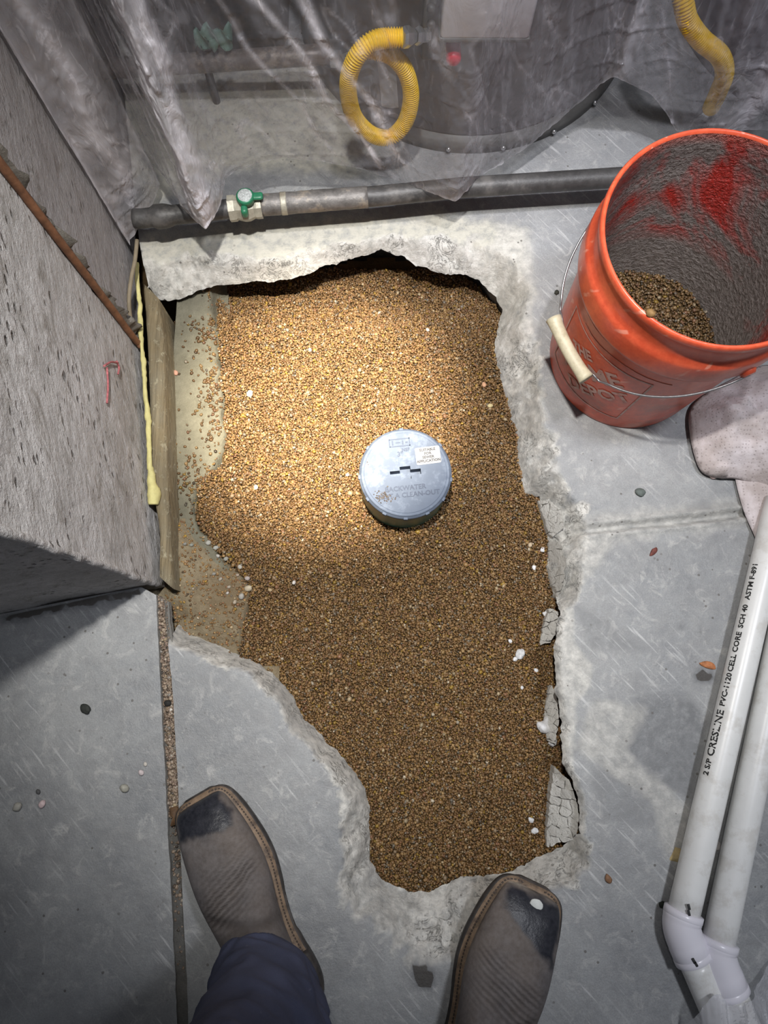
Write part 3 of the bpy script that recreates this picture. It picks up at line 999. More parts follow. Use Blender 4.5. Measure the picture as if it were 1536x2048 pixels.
# seam between them: rusted steel strip and a ragged line of mortar
sz = np.linspace(.012, 1.9, 120)
sb = pier_b + perp * .006
path = np.stack([np.full(120, sb[0]), np.full(120, sb[1]), sz], -1)
path[:, :2] += pier_dir * (0.002 * fbm(np.stack([sz * 6, sz * 0], -1), 3))[:, None]
foot = spline([np.append(sb - pier_dir * .004 + perp * .003, .000), np.append(sb + perp * .001, .007), path[0]], 14)
v, f = tube(np.vstack([foot, path[2:]]), 0.0055, 10)
part('rusted_strip', v, f, MAT['rust'], wall_left)
V = []
nz, nu = 150, 9
for j in range(nz):
    z = 0.0 + 1.6 * (j / (nz - 1)) ** 1.5
    wd = .012 + .026 * math.exp(-z / .06)
    for i in range(nu):
        u = i / (nu - 1)
        p = pier_b + pier_dir * (.006 + u * wd)
        b = math.sin(u * math.pi)
        V.append((*(p + perp * (.0095 * b + .002)), z))
V = np.array(V)
n_ = fbm(V * 85, 5) * 1.2
V[:, :2] += perp * (np.clip(n_ * .022 - .004, -.012, .012) * np.tile(np.sin(np.linspace(0, math.pi, nu)), nz))[:, None]
part('mortar_seam', V, grid_faces(nu, nz), MAT['mortar'], wall_left2)



def PW(px, py, off=.004):
    d = R @ np.array([(px - 768) / FOC, (py - 1024) / FOC, 1.0])
    o = np.array([0, 0, CAM_H])
    n = np.append(perp, 0)
    t = (np.append(pier_c + perp * off, 0) - o) @ n / (d @ n)
    return o + d * t


for line in (((214, 806), (216, 770), (214, 735)), ((208, 732), (222, 724), (236, 726)), ((233, 722), (238, 735), (236, 748))):
    v, f = tube(spline([PW(*q) for q in line], 14), .0016, 6)
    part('chalk_mark', v, f, simple('red_chalk', (.42, .13, .14), .9, 0, .4, 200, .2), wall_left)

# thin cable standing in the corner behind the board
cab = spline([P(272, 655, .0), P(262, 640, .02), P(258, 600, .04), P(262, 560, .05), P(270, 520, .05), P(274, 480, .05)], 30)
v, f = tube(cab, .0035, 8)
o = mesh_obj('cable', v, f, simple('tan_cable', (0.22, 0.18, 0.12), 0.7))
set_tags(o, 'thin tan cable bent up along the foot of the left wall', 'cable')

# wooden board on edge along the pier, yellow foam on top of it
bpx = [(300, 566, 318, 598), (306, 660, 327, 668), (311, 760, 331, 768), (314, 860, 333, 868), (317, 960, 336, 965), (319, 1060, 341, 1062), (319, 1152, 347, 1178)]
La = spline([P(a - 14 if b < 1000 else a - 1, b, -.004) for a, b, c, d in bpx], 60)
Ra = spline([P(c, d, -.008) for a, b, c, d in bpx], 60)
Vb = []
for i in range(60):
    l, r = La[i], Ra[i]
    w = r - l
    nn = 0.0016 * fbm(np.array([[l[0] * 30, l[1] * 45, 0.3]]), 3)[0]
    ring = [(0, -.11), (0, -.006), (.06, 0), (.3, .002), (.7, .001), (.93, -.003), (1.0, -.010), (1.02, -.11)]
    for k, (u, z) in enumerate(ring):
        Vb.append((l[0] + w[0] * u, l[1] + w[1] * u, -.004 + z + (nn if 0 < k < 7 else 0) + (0.0012 * fbm(np.array([[l[1] * 160, u * 9, 1.0]]), 2)[0] if 0 < k < 7 else 0)))
F = grid_faces(8, 60)
F += [tuple(range(8)), tuple(59 * 8 + i for i in range(7, -1, -1))]
board = mesh_obj('board', Vb, F, MAT['wood'])
set_tags(board, 'long weathered wooden board set on edge along the foot of the concrete pier', 'board')
fpx = [(273, 528), (275, 560), (279, 600), (280, 640), (283, 690), (288, 740), (290, 780), (296, 830), (298, 880), (300, 930), (304, 965), (308, 990), (308, 1008)]
fr = [.003, .004, .0034, .0046, .0036, .004, .0036, .0052, .0036, .0048, .0078, .0115, .008]
path = spline([P(a, b, .006) for a, b in fpx], 90)
v, f = tube(path, np.interp(np.linspace(0, 1, 90), np.linspace(0, 1, 13), fr), 12)
v += (0.0030 * fbm(v * 80, 3))[:, None] * np.array([1, 1, .6])
foam = mesh_obj('foam_bead', v, f, MAT['foam'])
set_tags(foam, 'thin bead of yellow expanding foam along the top of the board', 'foam')

# ------------------------------------------------------------------ riser with grey cap
MAT['teal'] = simple('teal_pipe', (0.03, 0.13, 0.11), 0.35, 0, 0.25, 50, 0.1, (0.22, 0.17, 0.09), 0.5, 22)
MAT['cap'] = simple('grey_cap', (0.105, 0.130, 0.18), 0.62, 0, 0.10, 24, 0.05, (0.17, 0.205, 0.27), 0.75, 34, spec=0.15)
MAT['capdark'] = simple('cap_recess', (0.045, 0.05, 0.055), 0.6, 0, 0.2)
MAT['capline'] = simple('cap_relief', (0.08, 0.096, 0.135), 0.7, 0, 0.1, spec=0.1)
MAT['sticker'] = simple('white_sticker', (0.29, 0.30, 0.32), 0.8, 0, 0.04)
MAT['ink'] = simple('grey_ink', (0.035, 0.035, 0.04), 0.7, 0, 0.1)
CZ = 0.014                                     # level of the cap's face
ct = P(811, 945, CZ)
ed = P(905, 945, CZ)
CR = abs(ed[0] - ct[0])
riser = empty('drain_riser', (ct[0], ct[1], -.09))
set_tags(riser, 'round drain riser of teal pipe closed by a grey plastic cap, standing in the gravel', 'drain')
c3 = (ct[0], ct[1], 0)
v, f = lathe([(CR * .97, -.14), (CR * .975, -.12), (CR * .985, CZ - .014), (CR * .985, CZ - .010), (CR * .93, CZ - .009)], 72, c3)
part('pipe', v, f, MAT['teal'], riser)
# cap with recessed wrench slot: the top is triangulated round the slot
capo = [(CR * .955, CZ - .016), (CR * .985, CZ - .0155), (CR * .99, CZ - .006), (CR * .955, CZ - .0045), (CR * .95, CZ - .0035), (CR * .945, CZ - .0015), (CR * .925, CZ - .0003), (CR * .90, CZ - .0012), (CR * .885, CZ - .001), (CR * .875, CZ)]
v, f = lathe(capo, 96, c3)
th = np.linspace(0, 2 * np.pi, 96, endpoint=False)
oc = np.stack([ct[0] + CR * .875 * np.cos(th), ct[1] + CR * .875 * np.sin(th)], -1)


def capuv(u, w):
    """cap-face coordinates: u to the right, w away from the viewer, turned like the moulding"""
    a = math.radians(6)
    return np.array([ct[0] + (u * math.cos(a) - w * math.sin(a)) * CR, ct[1] + (u * math.sin(a) + w * math.cos(a)) * CR])


slot = [(-.33, -.085), (-.33, .035), (-.115, .035), (-.115, .115), (.115, .115), (.115, .035), (.33, .035), (.33, -.085), (.115, -.085), (.115, -.165), (-.115, -.165), (-.115, -.085)]
sl = np.array([capuv(u, w + .02) for u, w in slot])
allv = np.vstack([oc, sl])
e = [(i, (i + 1) % 96) for i in range(96)] + [(96 + i, 96 + (i + 1) % 12) for i in range(12)]
r = geometry.delaunay_2d_cdt([Vector(q) for q in allv], e, [], 1, 1e-7)
tv = np.array([q[:] for q in r[0]])
cen = np.array([tv[list(t)].mean(0) for t in r[2]])
tf = [t for t, c in zip(r[2], in_poly(cen, sl)) if not c]
v, f = merge((v, f), (np.column_stack([tv, np.full(len(tv), CZ)]), tf))
part('cap', v, f, MAT['cap'], riser)
sv = np.vstack([np.column_stack([sl, np.full(12, CZ)]), np.column_stack([sl, np.full(12, CZ - .018)])])
sf = [(i, (i + 1) % 12, 12 + (i + 1) % 12, 12 + i) for i in range(12)] + [tuple(range(12, 24))]
o = part('wrench_slot', sv, sf, MAT['cap'], riser, smooth_shade=False)
# raised tabs round the rim
for k, a in enumerate((185, 215, 243, 270, 298, 325, 352, 40, 95, 145)):
    a = math.radians(a)
    v, f = box((ct[0] + CR * .985 * math.cos(a), ct[1] + CR * .985 * math.sin(a), CZ - .009), (.004, .007, .010), a, .0008)
    part('rim_tab', v, f, MAT['cap'], riser)


def cap_text(body, size, u, w, name, bold=0.0, m='capline'):
    V, F = text_mesh(body, size * CR, bold=bold * CR)
    q = np.array([capuv(u + a / CR, w + b / CR) for a, b in V[:, :2]])
    z = np.where(V[:, 2] >= 0, CZ + .0006, CZ)
    o = part(name, np.column_stack([q, z]), F, MAT[m], riser, smooth_shade=False)
    return o


cap_text('BACKWATER', .145, -.04, -.34, 'raised_letters', .004)
cap_text('NOT A CLEAN-OUT', .145, .02, -.49, 'raised_letters', .004)
cap_text('3"', .15, -.07, .41, 'raised_letters', .003)
cap_text('NSF', .10, .06, .50, 'raised_letters', .003)
# moulded frame with worn marks
for (u0, w0, u1, w1) in ((-.27, .58, .17, .60), (-.27, .74, .17, .76), (-.28, .58, -.26, .76), (.15, .58, .17, .76),
                         (-.22, .62, -.19, .72), (-.14, .66, -.04, .68), (0, .62, .03, .71), (.07, .65, .12, .68)):
    q = [capuv(u0, w0), capuv(u1, w0), capuv(u1, w1), capuv(u0, w1)]
    V = [(*p, CZ) for p in q] + [(*p, CZ + .0006) for p in q]
    part('raised_frame', V, [(4, 5, 6, 7), (0, 1, 5, 4), (1, 2, 6, 5), (2, 3, 7, 6), (3, 0, 4, 7)], MAT['capline'], riser, smooth_shade=False)
# sticker
spx = [(829, 897), (878, 891), (883, 924), (834, 931)]
sc_ = np.array([P(x, y, CZ)[:2] for x, y in spx])
scn = sc_.mean(0); ex = sc_[1] - sc_[0]; sw = np.linalg.norm(ex); ex /= sw; ey = np.array([-ex[1], ex[0]]); sh = np.linalg.norm(sc_[0] - sc_[3])
ring = []
for sx, sy, a0 in ((1, 1, 0), (-1, 1, 90), (-1, -1, 180), (1, -1, 270)):
    for a in (0, 45, 90):
        t_ = math.radians(a0 + a); rr = .0025
        q = scn + ex * (sx * (sw / 2 - rr) + rr * math.cos(t_)) + ey * (sy * (sh / 2 - rr) + rr * math.sin(t_))
        ring.append(q)
V = [(*q, CZ + .0001) for q in ring] + [(*q, CZ + .0005) for q in ring]
F = grid_faces(12, 2, True) + [tuple(range(12, 24))]
stk = part('sticker', V, F, MAT['sticker'], riser, smooth_shade=False)
for k, line in enumerate(('SUITABLE', 'FOR', 'SEWER', 'APPLICATION')):
    V, F = text_mesh(line, sh * .215, bold=.00022)
    q = scn + np.outer(V[:, 0], ex) + np.outer(V[:, 1] + sh * (.33 - .215 * k), ey)
    o = mesh_obj('printed_words', np.column_stack([q, np.full(len(q), CZ + .0007)]), F, MAT['ink'], stk, smooth_shade=False)
# smear of sand on the cap
q = np.array([capuv(RNG.normal(-.52, .10), RNG.normal(-.47, .07)) for _ in range(110)] + [capuv(RNG.normal(-.83, .03), RNG.normal(.3, .03)) for _ in range(14)])
q = q[np.hypot(q[:, 0] - ct[0], q[:, 1] - ct[1]) < CR * .85]
sg = grains('sand_smear', np.column_stack([q, np.full(len(q), CZ + .0006)]), RNG.uniform(.0005, .0013, len(q)), riser, .55, .4)
keep(sg)
#--PART2--

# ------------------------------------------------------------------ pipe along the back with a green handled valve
pipe_y = lambda px: np.interp(px, [285, 530, 760, 925, 1240, 1700], [437, 410, 392, 375, 355, 322])
fp_z = .072
pipe = empty('floor_pipe', (*P(700, pipe_y(700), fp_z)[:2], 0))
set_tags(pipe, 'dark corroded pipe running just above the floor behind the opening', 'pipe')
xs = np.linspace(545, 1900, 40)
path = np.array([P(x, pipe_y(min(x, 1700)) , fp_z) for x in xs])
v, f = tube(path, .0165, 20)
part('straight_pipe', v, f, MAT['black'], pipe)
path = np.array([P(x, pipe_y(x), fp_z) for x in np.linspace(520, 735, 24)])
v, f = tube(path, .0176, 20)
v += (0.0007 * fbm(v * 160, 3))[:, None]
o = part('corroded_length', v, f, MAT['galv'], pipe); o['label'] = 'grey corroded length of pipe'
path = np.array([P(x, pipe_y(x), fp_z) for x in np.linspace(562, 574, 6)])
v, f = tube(path, .0186, 20)
part('solder_ring', v, f, MAT['valve'], pipe)
path = np.array([P(x, pipe_y(x), fp_z) for x in np.linspace(268, 470, 24)])
v, f = tube(path, np.interp(np.linspace(0, 1, 24), [0, .18, .20, .34, .36, 1], [.016, .016, .020, .020, .016, .016]), 18)
part('short_pipe', v, f, MAT['black'], pipe)
valve = empty('valve', P(492, 415, fp_z))
valve.parent = pipe; keep(valve)
valve.matrix_parent_inverse = Matrix.Identity(4); valve.location = Vector((0, 0, 0)); keep(valve)
path = np.array([P(x, pipe_y(x), fp_z) for x in np.linspace(458, 523, 22)])
v, f = tube(path, np.interp(np.linspace(0, 1, 22), [0, .2, .24, .45, .6, .78, .82, 1], [.0215, .0215, .0195, .0235, .0235, .0195, .0215, .0215]), 8)
o = mesh_obj('valve_body', v, f, MAT['valve'], valve, smooth_shade=False)
hc = P(490, 392, .104)
v, f = merge(lathe([(.0, .077), (.008, .077), (.008, .092), (.0145, .094), (.0150, .104), (.013, .1065), (.0, .1065)], 24, (hc[0], hc[1] , 0)))
o = mesh_obj('handle_hub', v, f, MAT['green'], valve); o['label'] = 'green round hub of the lever'
v, f = lathe([(.0, .1070), (.011, .1070), (.0118, .1065)], 24, (hc[0], hc[1], 0))
mesh_obj('dial_face', v, f, simple('dial_grey', (.35, .37, .36), .6, 0, .5, 300, .3), valve)
le = P(524, 388, .106)
dv = le - hc; L = np.hypot(dv[0], dv[1]); an = math.atan2(dv[1], dv[0])
v, f = box((hc[0] + dv[0] * .55, hc[1] + dv[1] * .55, .101), (L * .95, .013, .007), an, .003)
mesh_obj('lever', v, f, MAT['green'], valve)
fo = P(488, 418, .096)
v, f = box((fo[0], fo[1], .090), (.011, .016, .018), an, .004)
mesh_obj('lever_stop', v, f, MAT['green'], valve)

for x_ in (1640,):
    c_ = P(x_, pipe_y(x_), fp_z)
    v, f = merge(box((c_[0], c_[1] + .004, .027), (.012, .020, .054), 0, .002), box((c_[0], c_[1] + .004, .002), (.03, .05, .004), 0, .001))
    part('pipe_stand', v, f, MAT['black'], pipe)

# ------------------------------------------------------------------ appliances behind the plastic
MAT['tank'] = simple('tank_enamel', (0.20, 0.19, 0.205), 0.45, 0, 0.15, 20, 0.05, (0.30, 0.28, 0.28), 0.4, 9)
MAT['tank2'] = simple('tank_enamel_violet', (0.20, 0.185, 0.23), 0.45, 0, 0.12, 20, 0.05)
MAT['ring'] = simple('tank_base', (0.14, 0.14, 0.135), 0.5, 0, 0.2, 40, 0.1)
MAT['brush'] = simple('brushed_box', (0.82, 0.84, 0.90), 0.4, 0.0, 0.06, 60, 0.05)
MAT['yellow'] = simple('yellow_hose', (0.95, 0.60, 0.012), 0.4, 0, 0.08, 40, 0.0)
MAT['red'] = simple('red_knob', (0.62, 0.02, 0.05), 0.35, 0, 0.1)
MAT['darkcab'] = simple('dark_cabinet', (0.035, 0.034, 0.037), 0.5, 0, 0.4, 12, 0.1, (0.13, 0.12, 0.12), 0.5, 6)
TC = (0.165, 1.225); TR = .305


def water_heater(c, r, label, m):
    t = empty('water_heater', (c[0], c[1], 0))
    set_tags(t, label, 'water heater')
    v, f = lathe([(r * .96, .030), (r, .034), (r, 1.25), (r * .97, 1.30), (r * .3, 1.33), (0, 1.33)], 96, (*c, 0))
    part('tank', v, f, m, t)
    v, f = lathe([(r * .97, 0.0), (r + .012, 0.001), (r + .012, .020), (r + .008, .026), (r * .97, .034)], 96, (*c, 0))
    part('base_ring', v, f, MAT['ring'], t)
    for k in range(7):
        a = math.radians(-115 + k * 18)
        v, f = lathe([(.0, .0), (.0045, 0), (.0045, .004), (.003, .006), (0, .0065)], 8)
        d = np.array([math.cos(a), math.sin(a), 0])
        q = np.outer(v[:, 2], d) + np.outer(v[:, 0], [-d[1], d[0], 0]) + np.outer(v[:, 1], [0, 0, 1.0])
        part('bolt', q + np.array([c[0] + (r + .012) * d[0], c[1] + (r + .012) * d[1], .012]), f, MAT['steel'], t)
    return t


h1 = water_heater(TC, TR, 'grey round water heater under the plastic, with a pale control box and red knob', MAT['tank'])
by = TC[1] - TR - .045
b0 = PY(880, 78, by); b1 = PY(1058, 78, by)
zb = b0[2]
v, f = box(((b0[0] + b1[0]) / 2, by + .035, zb + .11), (b1[0] - b0[0], .07, .22), 0, .004)
part('control_box', v, f, MAT['brush'], h1)
v, f = box(((b0[0] + b1[0]) / 2, by + .036, zb - .003), (b1[0] - b0[0] + .004, .072, .008), 0, .002)
part('box_lip', v, f, MAT['ring'], h1)
q0 = PY(858, 50, by + .01)
v, f = box((q0[0], by + .03, zb + .06), (.016, .04, .22), 0, .003)
part('side_bracket', v, f, MAT['ring'], h1)
for k, yy in enumerate((12, 45, 84)):
    q = PY(862, yy, by + .008)
    v, f = lathe([(0, 0), (.006, 0), (.006, .006), (.004, .009), (0, .009)], 12)
    v = np.stack([v[:, 0], -v[:, 2], v[:, 1]], -1) + q
    part('bolt', v, f, MAT['black'], h1)
rk = PY(907, 106, by + .02)
v, f = lathe([(0.0, -.03), (.011, -.03), (.0115, .010), (.010, .014), (.006, .016), (0, .016)], 24)
v = np.stack([v[:, 0], -v[:, 2], v[:, 1]], -1) + rk
o = part('knob', v, f, MAT['red'], h1); o['label'] = 'red round knob'
h2 = water_heater((TC[0] + .735, 1.275), .325, 'violet grey water heater at the upper right behind the plastic', MAT['tank2'])

# dark steel cabinet at the upper left
cabi = empty('furnace_cabinet', (-.31, 1.25, 0))
set_tags(cabi, 'dark metal cabinet standing behind the plastic at the upper left', 'cabinet')
fy = P(400, 152, 0)[1] + .02
for z0, z1, nm in ((.012, .16, 'lower_panel'), (.168, .50, 'door'), (.508, 1.1, 'upper_panel')):
    v, f = box((-.305, fy + .15, (z0 + z1) / 2), (.27, .30, z1 - z0), 0, .006)
    part(nm, v, f, MAT['darkcab'], cabi)
v, f = box((-.305, fy + .16, .006), (.25, .27, .012), 0, 0)
part('plinth', v, f, MAT['black'], cabi)
hb = [PY(110, 98, fy - .03), PY(112, 116, fy - .03), PY(135, 130, fy - .03), PY(160, 120, fy - .03), PY(164, 100, fy - .03)]
hb = [hb[0] + [0, .04, 0]] + hb + [hb[-1] + [0, .04, 0]]
v, f = tube(spline(hb, 30), .0055, 10)
o = part('handle', v, f, simple('pale_handle', (.5, .47, .42), .5), cabi); o['label'] = 'pale curved handle'

# gas pipe and the two corrugated gas hoses
gy = fy - .075
gas = empty('gas_pipe', PY(450, 125, gy))
gas.location.z = 0
set_tags(gas, 'horizontal dusty gas pipe in front of the dark cabinet', 'pipe')
p0, p1 = PY(0, 152, gy), PY(672, 107, gy)
v, f = tube(np.linspace(p0, p1, 12), .0165, 18)
part('straight_pipe', v, f, simple('dusty_pipe', (.17, .15, .14), .4, .2, .4, 50, .2, (.40, .35, .30), .7, 30), gas)
v, f = tube(np.linspace(p1 - [.01, 0, 0], p1 + [.02, 0, 0], 4), .022, 6)
part('end_fitting', v, f, MAT['steel'], gas, smooth_shade=False)
for u in (.12, .62):
    q = p0 + (p1 - p0) * u
    v, f = tube([[q[0], q[1], 0], [q[0], q[1], q[2]]], .007, 10)
    part('stand_off', v, f, MAT['black'], gas)
sc0 = PY(432, 84, gy + .01)
gs = []
for j in range(9):
    for i in range(13):
        u, w = i / 12 - .5, j / 8 - .5
        gs.append((sc0[0] + u * .062 + .006 * w, gy + .006 * math.sin(i * 1.7 + j) + .008 * w, p1[2] + .030 + w * .034 + .006 * math.sin(i * .9 + j * 1.3)))
scrap = mesh_obj('green_scrap', gs, grid_faces(13, 9), simple('green_tape', (.13, .25, .20), .5))
sm = scrap.modifiers.new('thick', 'SOLIDIFY'); sm.thickness = .0015
set_tags(scrap, 'crumpled scrap of dull green tape lying on the gas pipe', 'tape')


def corrugated(path, r, pitch, nrad=14):
    s = np.concatenate([[0], np.cumsum(np.linalg.norm(np.diff(path, axis=0), axis=1))])
    n = int(s[-1] / pitch) * 5
    q = np.linspace(0, s[-1], n)
    p = np.stack([np.interp(q, s, path[:, k]) for k in range(3)], -1)
    rr = r * (1 + .13 * np.sin(q / pitch * 2 * np.pi))
    return tube(p, rr, nrad)


hose = empty('gas_hose', (0, 0, 0))
hy = by - .022
set_tags(hose, 'yellow corrugated gas hose looped beside the control box under the plastic', 'hose')
hp = [(805, 75, .0), (775, 76, -.002), (738, 86, -.012), (707, 125, -.022), (696, 175, -.022), (708, 232, -.016), (742, 268, -.01), (780, 274, -.004),
      (810, 245, .004), (822, 195, .010), (812, 145, .014), (785, 112, .016), (752, 101, .016), (722, 99, .016)]
path = spline([PY(a, b, hy + c) for a, b, c in hp], 300)
v, f = corrugated(path, .0118, .0036)
part('corrugated_tube', v, f, MAT['yellow'], hose)
a0, a1 = PY(803, 75, hy), PY(856, 70, hy + .02)
v, f = tube(np.linspace(a0, a0 + (a1 - a0) * .45, 6), [.011, .014, .014, .014, .011, .010], 6)
part('hex_nut', v, f, MAT['steel'], hose, smooth_shade=False)
v, f = tube(np.linspace(a0 + (a1 - a0) * .5, a1, 6), [.010, .012, .012, .009, .009, .009], 6)
part('hex_nut', v, f, MAT['steel'], hose, smooth_shade=False)
a0 = path[-1]
a1 = p1 + np.array([.015, 0, 0])
v, f = tube(np.linspace(a0, a1, 8), [.010, .010, .015, .015, .015, .011, .011, .011], 6)
part('hex_nut', v, f, MAT['steel'], hose, smooth_shade=False)
tg = PY(776, 165, hy + .012)
V = []
for j in range(9):
    for i in range(4):
        V.append((tg[0] + (i - 1.5) * .009 + (j - 4) * .001, tg[1] + .004 * math.sin(i * .8 + j * .4), tg[2] - (j - 4) * .012))
o = part('paper_tag', V, grid_faces(4, 9), MAT['sticker'], hose)
PH2 = .955
hose2 = empty('gas_hose', (0, 0, 0))
set_tags(hose2, 'yellow corrugated gas hose hanging at the upper right above the bucket', 'hose')
path = spline([PY(a, b, PH2 + c) for a, b, c in [(1352, -60, .03), (1366, 0, .0), (1376, 42, -.01), (1403, 80, -.015), (1440, 112, -.015), (1449, 148, -.01), (1436, 185, .0), (1422, 215, .02)]], 200)
v, f = corrugated(path, .0135, .0040)
part('corrugated_tube', v, f, MAT['yellow'], hose2)
v, f = tube(np.linspace(path[-1], path[-1] + np.array([-.004, .01, -.04]), 5), [.010, .014, .014, .011, .010], 6)
part('hex_nut', v, f, MAT['steel'], hose2, smooth_shade=False)
v, f = tube(np.linspace(path[-1] + np.array([-.004, .01, -.04]), np.array([path[-1][0] - .004, path[-1][1] + .012, 0.0]), 5), .009, 12)
part('drop_pipe', v, f, MAT['black'], hose2)

# ------------------------------------------------------------------ clear plastic sheeting hung in front of the appliances
hem = [(246, 494, .012, 0), (268, 470, .012, 0), (288, 438, .03, 0), (303, 412, .04, 0), (320, 368, .05, 0), (305, 330, .09, 0), (335, 360, .10, 0), (372, 425, .115, 0), (411, 458, .135, 1), (430, 432, .13, 0),
       (444, 402, .125, 0), (450, 356, .125, 0), (470, 342, .125, 0), (520, 326, .115, 0), (570, 315, .125, 0), (640, 322, .115, 0), (720, 338, .10, 0), (800, 362, .08, 0),
       (870, 388, .10, 0), (911, 403, .098, 1), (935, 380, .09, 0), (962, 350, .08, 0), (1060, 291, .075, 0), (1150, 212, .10, 0), (1205, 166, .14, 0), (1227, 153, .16, 1), (1250, 163, .15, 0), (1300, 186, .12, 0),
       (1338, 234, .08, 0), (1352, 262, .06, 0), (1420, 262, .06, 0), (1500, 260, .06, 0), (1640, 262, .06, 0), (1900, 280, .06, 0)]
hw = np.array([P(a, b, c) for a, b, c, d in hem])
for c_, r_ in ((TC, TR), ((TC[0] + .735, 1.275), .325)):
    d = hw[:, :2] - np.array(c_); n_ = np.linalg.norm(d, axis=1)
    push = np.maximum(0, r_ + .030 - n_)
    hw[:, :2] += d / n_[:, None] * push[:, None]
seg = np.concatenate([[0], np.cumsum(np.linalg.norm(np.diff(hw, axis=0), axis=1))])
# smooth along the hem but keep the points sharp
nS, nT = 900, 150
q = np.linspace(0, seg[-1], nS)
lin = np.stack([np.interp(q, seg, hw[:, k]) for k in range(3)], -1)
cub = spline(hw, 1800)
cs = np.concatenate([[0], np.cumsum(np.linalg.norm(np.diff(cub, axis=0), axis=1))])
cub = np.stack([np.interp(q / seg[-1] * cs[-1], cs, cub[:, k]) for k in range(3)], -1)
base_ = lin.copy()
ker = np.exp(-np.linspace(-2, 2, 9) ** 2); ker /= ker.sum()
for k in range(3):
    sm_ = np.convolve(np.pad(lin[:, k], 4, 'edge'), ker, 'valid')
    base_[:, k] = sm_
# loose outline the sheet relaxes to higher up
rel = lin.copy()
kk = np.exp(-np.linspace(-2, 2, 81) ** 2); kk /= kk.sum()
for k in (0, 1):
    rel[:, k] = np.convolve(np.pad(lin[:, k], 40, 'edge'), kk, 'valid')
keep_tip = np.zeros(nS)
for (c0, wid, pw) in ((8, .05, .8), (19, .05, .35), (25, .05, .7)):
    keep_tip = np.maximum(keep_tip, pw * np.exp(-((q - seg[c0]) / wid) ** 2))
wallpart = smooth(seg[4] + .01, seg[3] - .02, q)
nrm = np.gradient(rel[:, :2], axis=0); nrm = np.stack([nrm[:, 1], -nrm[:, 0]], -1); nrm /= np.linalg.norm(nrm, axis=1)[:, None] + 1e-9
V, HZ = [], []
for j in range(nT):
    t = j / (nT - 1)
    z = base_[:, 2] + (.74 - base_[:, 2]) * t ** 1.15
    w = np.clip(np.exp(-t * 4.0) + keep_tip * np.exp(-t * .7) + wallpart, 0, 1)
    xy = rel[:, :2] * (1 - w)[:, None] + base_[:, :2] * w[:, None]
    pp = np.stack([q * 9, np.full(nS, z * 1.6), np.zeros(nS)], -1)
    amp = .018 * smooth(0, .3, t) * (1 - .9 * wallpart)
    dsp = amp * fbm(pp, 3) + .005 * smooth(0, .1, t) * (1 - .7 * wallpart) * (1 - 2 * np.abs(fbm(np.stack([q * 26 + z * 5, z * 4, z * 0 + 3.1], -1), 3)))
    dsp += .0026 * (.4 - np.abs(fbm(np.stack([q * 38 + z * 22, z * 14 - q * 6, z * 0 + 8], -1), 4)) * 1.6)
    dsp += .0012 * fbm(np.stack([q * 90, z * 90, z * 0 + 8], -1), 2)
    zz_ = z + .006 * fbm(np.stack([q * 12, z * 0, z * 0], -1), 2)
    cre = sum(.0022 * np.exp(-((zz_ - c) / .0022) ** 2) for c in (.075, .135, .19, .25, .30, .36, .43))
    dsp += cre * (fbm(np.stack([q * 7, zz_ * 9, z * 0 + 5], -1), 2) > -.05)
    xy = xy + nrm * dsp[:, None]
    xy[:, 1] += .02 * t ** 1.6 * (1 - wallpart)
    for c_, r_ in ((TC, TR), ((TC[0] + .735, 1.275), .325)):
        d = xy - np.array(c_); n_ = np.linalg.norm(d, axis=1)
        push = np.maximum(0, r_ + .018 - n_)
        xy = xy + d / n_[:, None] * push[:, None]
    # stay on this side of the wall
    wd = (xy - pier_b) @ perp
    xy = xy + perp * np.maximum(0, .007 - wd)[:, None]
    V.append(np.column_stack([xy, z]))
    # haze: doubled and creased strips of the sheet
    def band(s0, drift, wid, a_, t0=0.0, t1=1.0):
        c_ = s0 + drift * t + .006 * math.sin(t * 23 + s0 * 40)
        return a_ * np.exp(-((q - c_) / wid) ** 2) * smooth(t0 - .03, t0 + .03, t) * smooth(t1 + .05, t1 - .05, t)
    right = smooth(seg[21] - .02, seg[23], q)
    h = .045 + .30 * wallpart + .15 * right * (.75 + .5 * fbm(np.stack([q * 10 + z * 3, z * 5, z * 0 + 21], -1), 3))
    st1, st2 = seg[8], seg[19]
    h += band(st1 - .012, 0, .013, .80) + band(st1 + .016, .02, .014, .45) + band(st1 - .026, 0, .004, .40) + band(st1, 0, .035, .14)
    h += .50 * np.exp(-((q - st1) / .06) ** 2) * math.exp(-t * 8) + .28 * np.exp(-((q - st2) / .05) ** 2) * math.exp(-t * 9)
    h += band(seg[17] - .015, -.34, .006, .45, .06) + band(seg[17] + .05, -.36, .008, .42, .10) + band(seg[17] - .09, -.30, .004, .26, .12)
    h += band(seg[2], .0, .012, .28) + band(seg[4], 0, .010, .25) + band(seg[0] + .004, 0, .008, .3)
    h += band(seg[25], .0, .02, .22) + band(seg[30] + .03, .05, .020, .35) + band(seg[31] - .02, .06, .018, .35) + band(seg[31] + .03, .02, .015, .3)
    fine = np.clip((.05 - np.abs(fbm(np.stack([q * 14 + z * 9, z * 3.2 - q * 2, z * 0 + 31], -1), 3))) * 20, 0, 1)
    h += fine * .16
    h *= 1 + .55 * fbm(np.stack([q * 55 + z * 20, z * 16, z * 0 + 13], -1), 3)
    h += .08 * np.clip(fbm(np.stack([q * 30 + z * 8, z * 3, z * 0 + 2.5], -1), 3) * 2.2, 0, 1) + .25 * np.exp(-t * 90)
    HZ.append(np.column_stack([h, h, h]))
for k in range(1, 9):      # runs on upwards, out of the photograph
    V.append(V[nT - 1] + np.array([0, 0, .11 * k])); HZ.append(HZ[nT - 1])
V = np.concatenate(V)
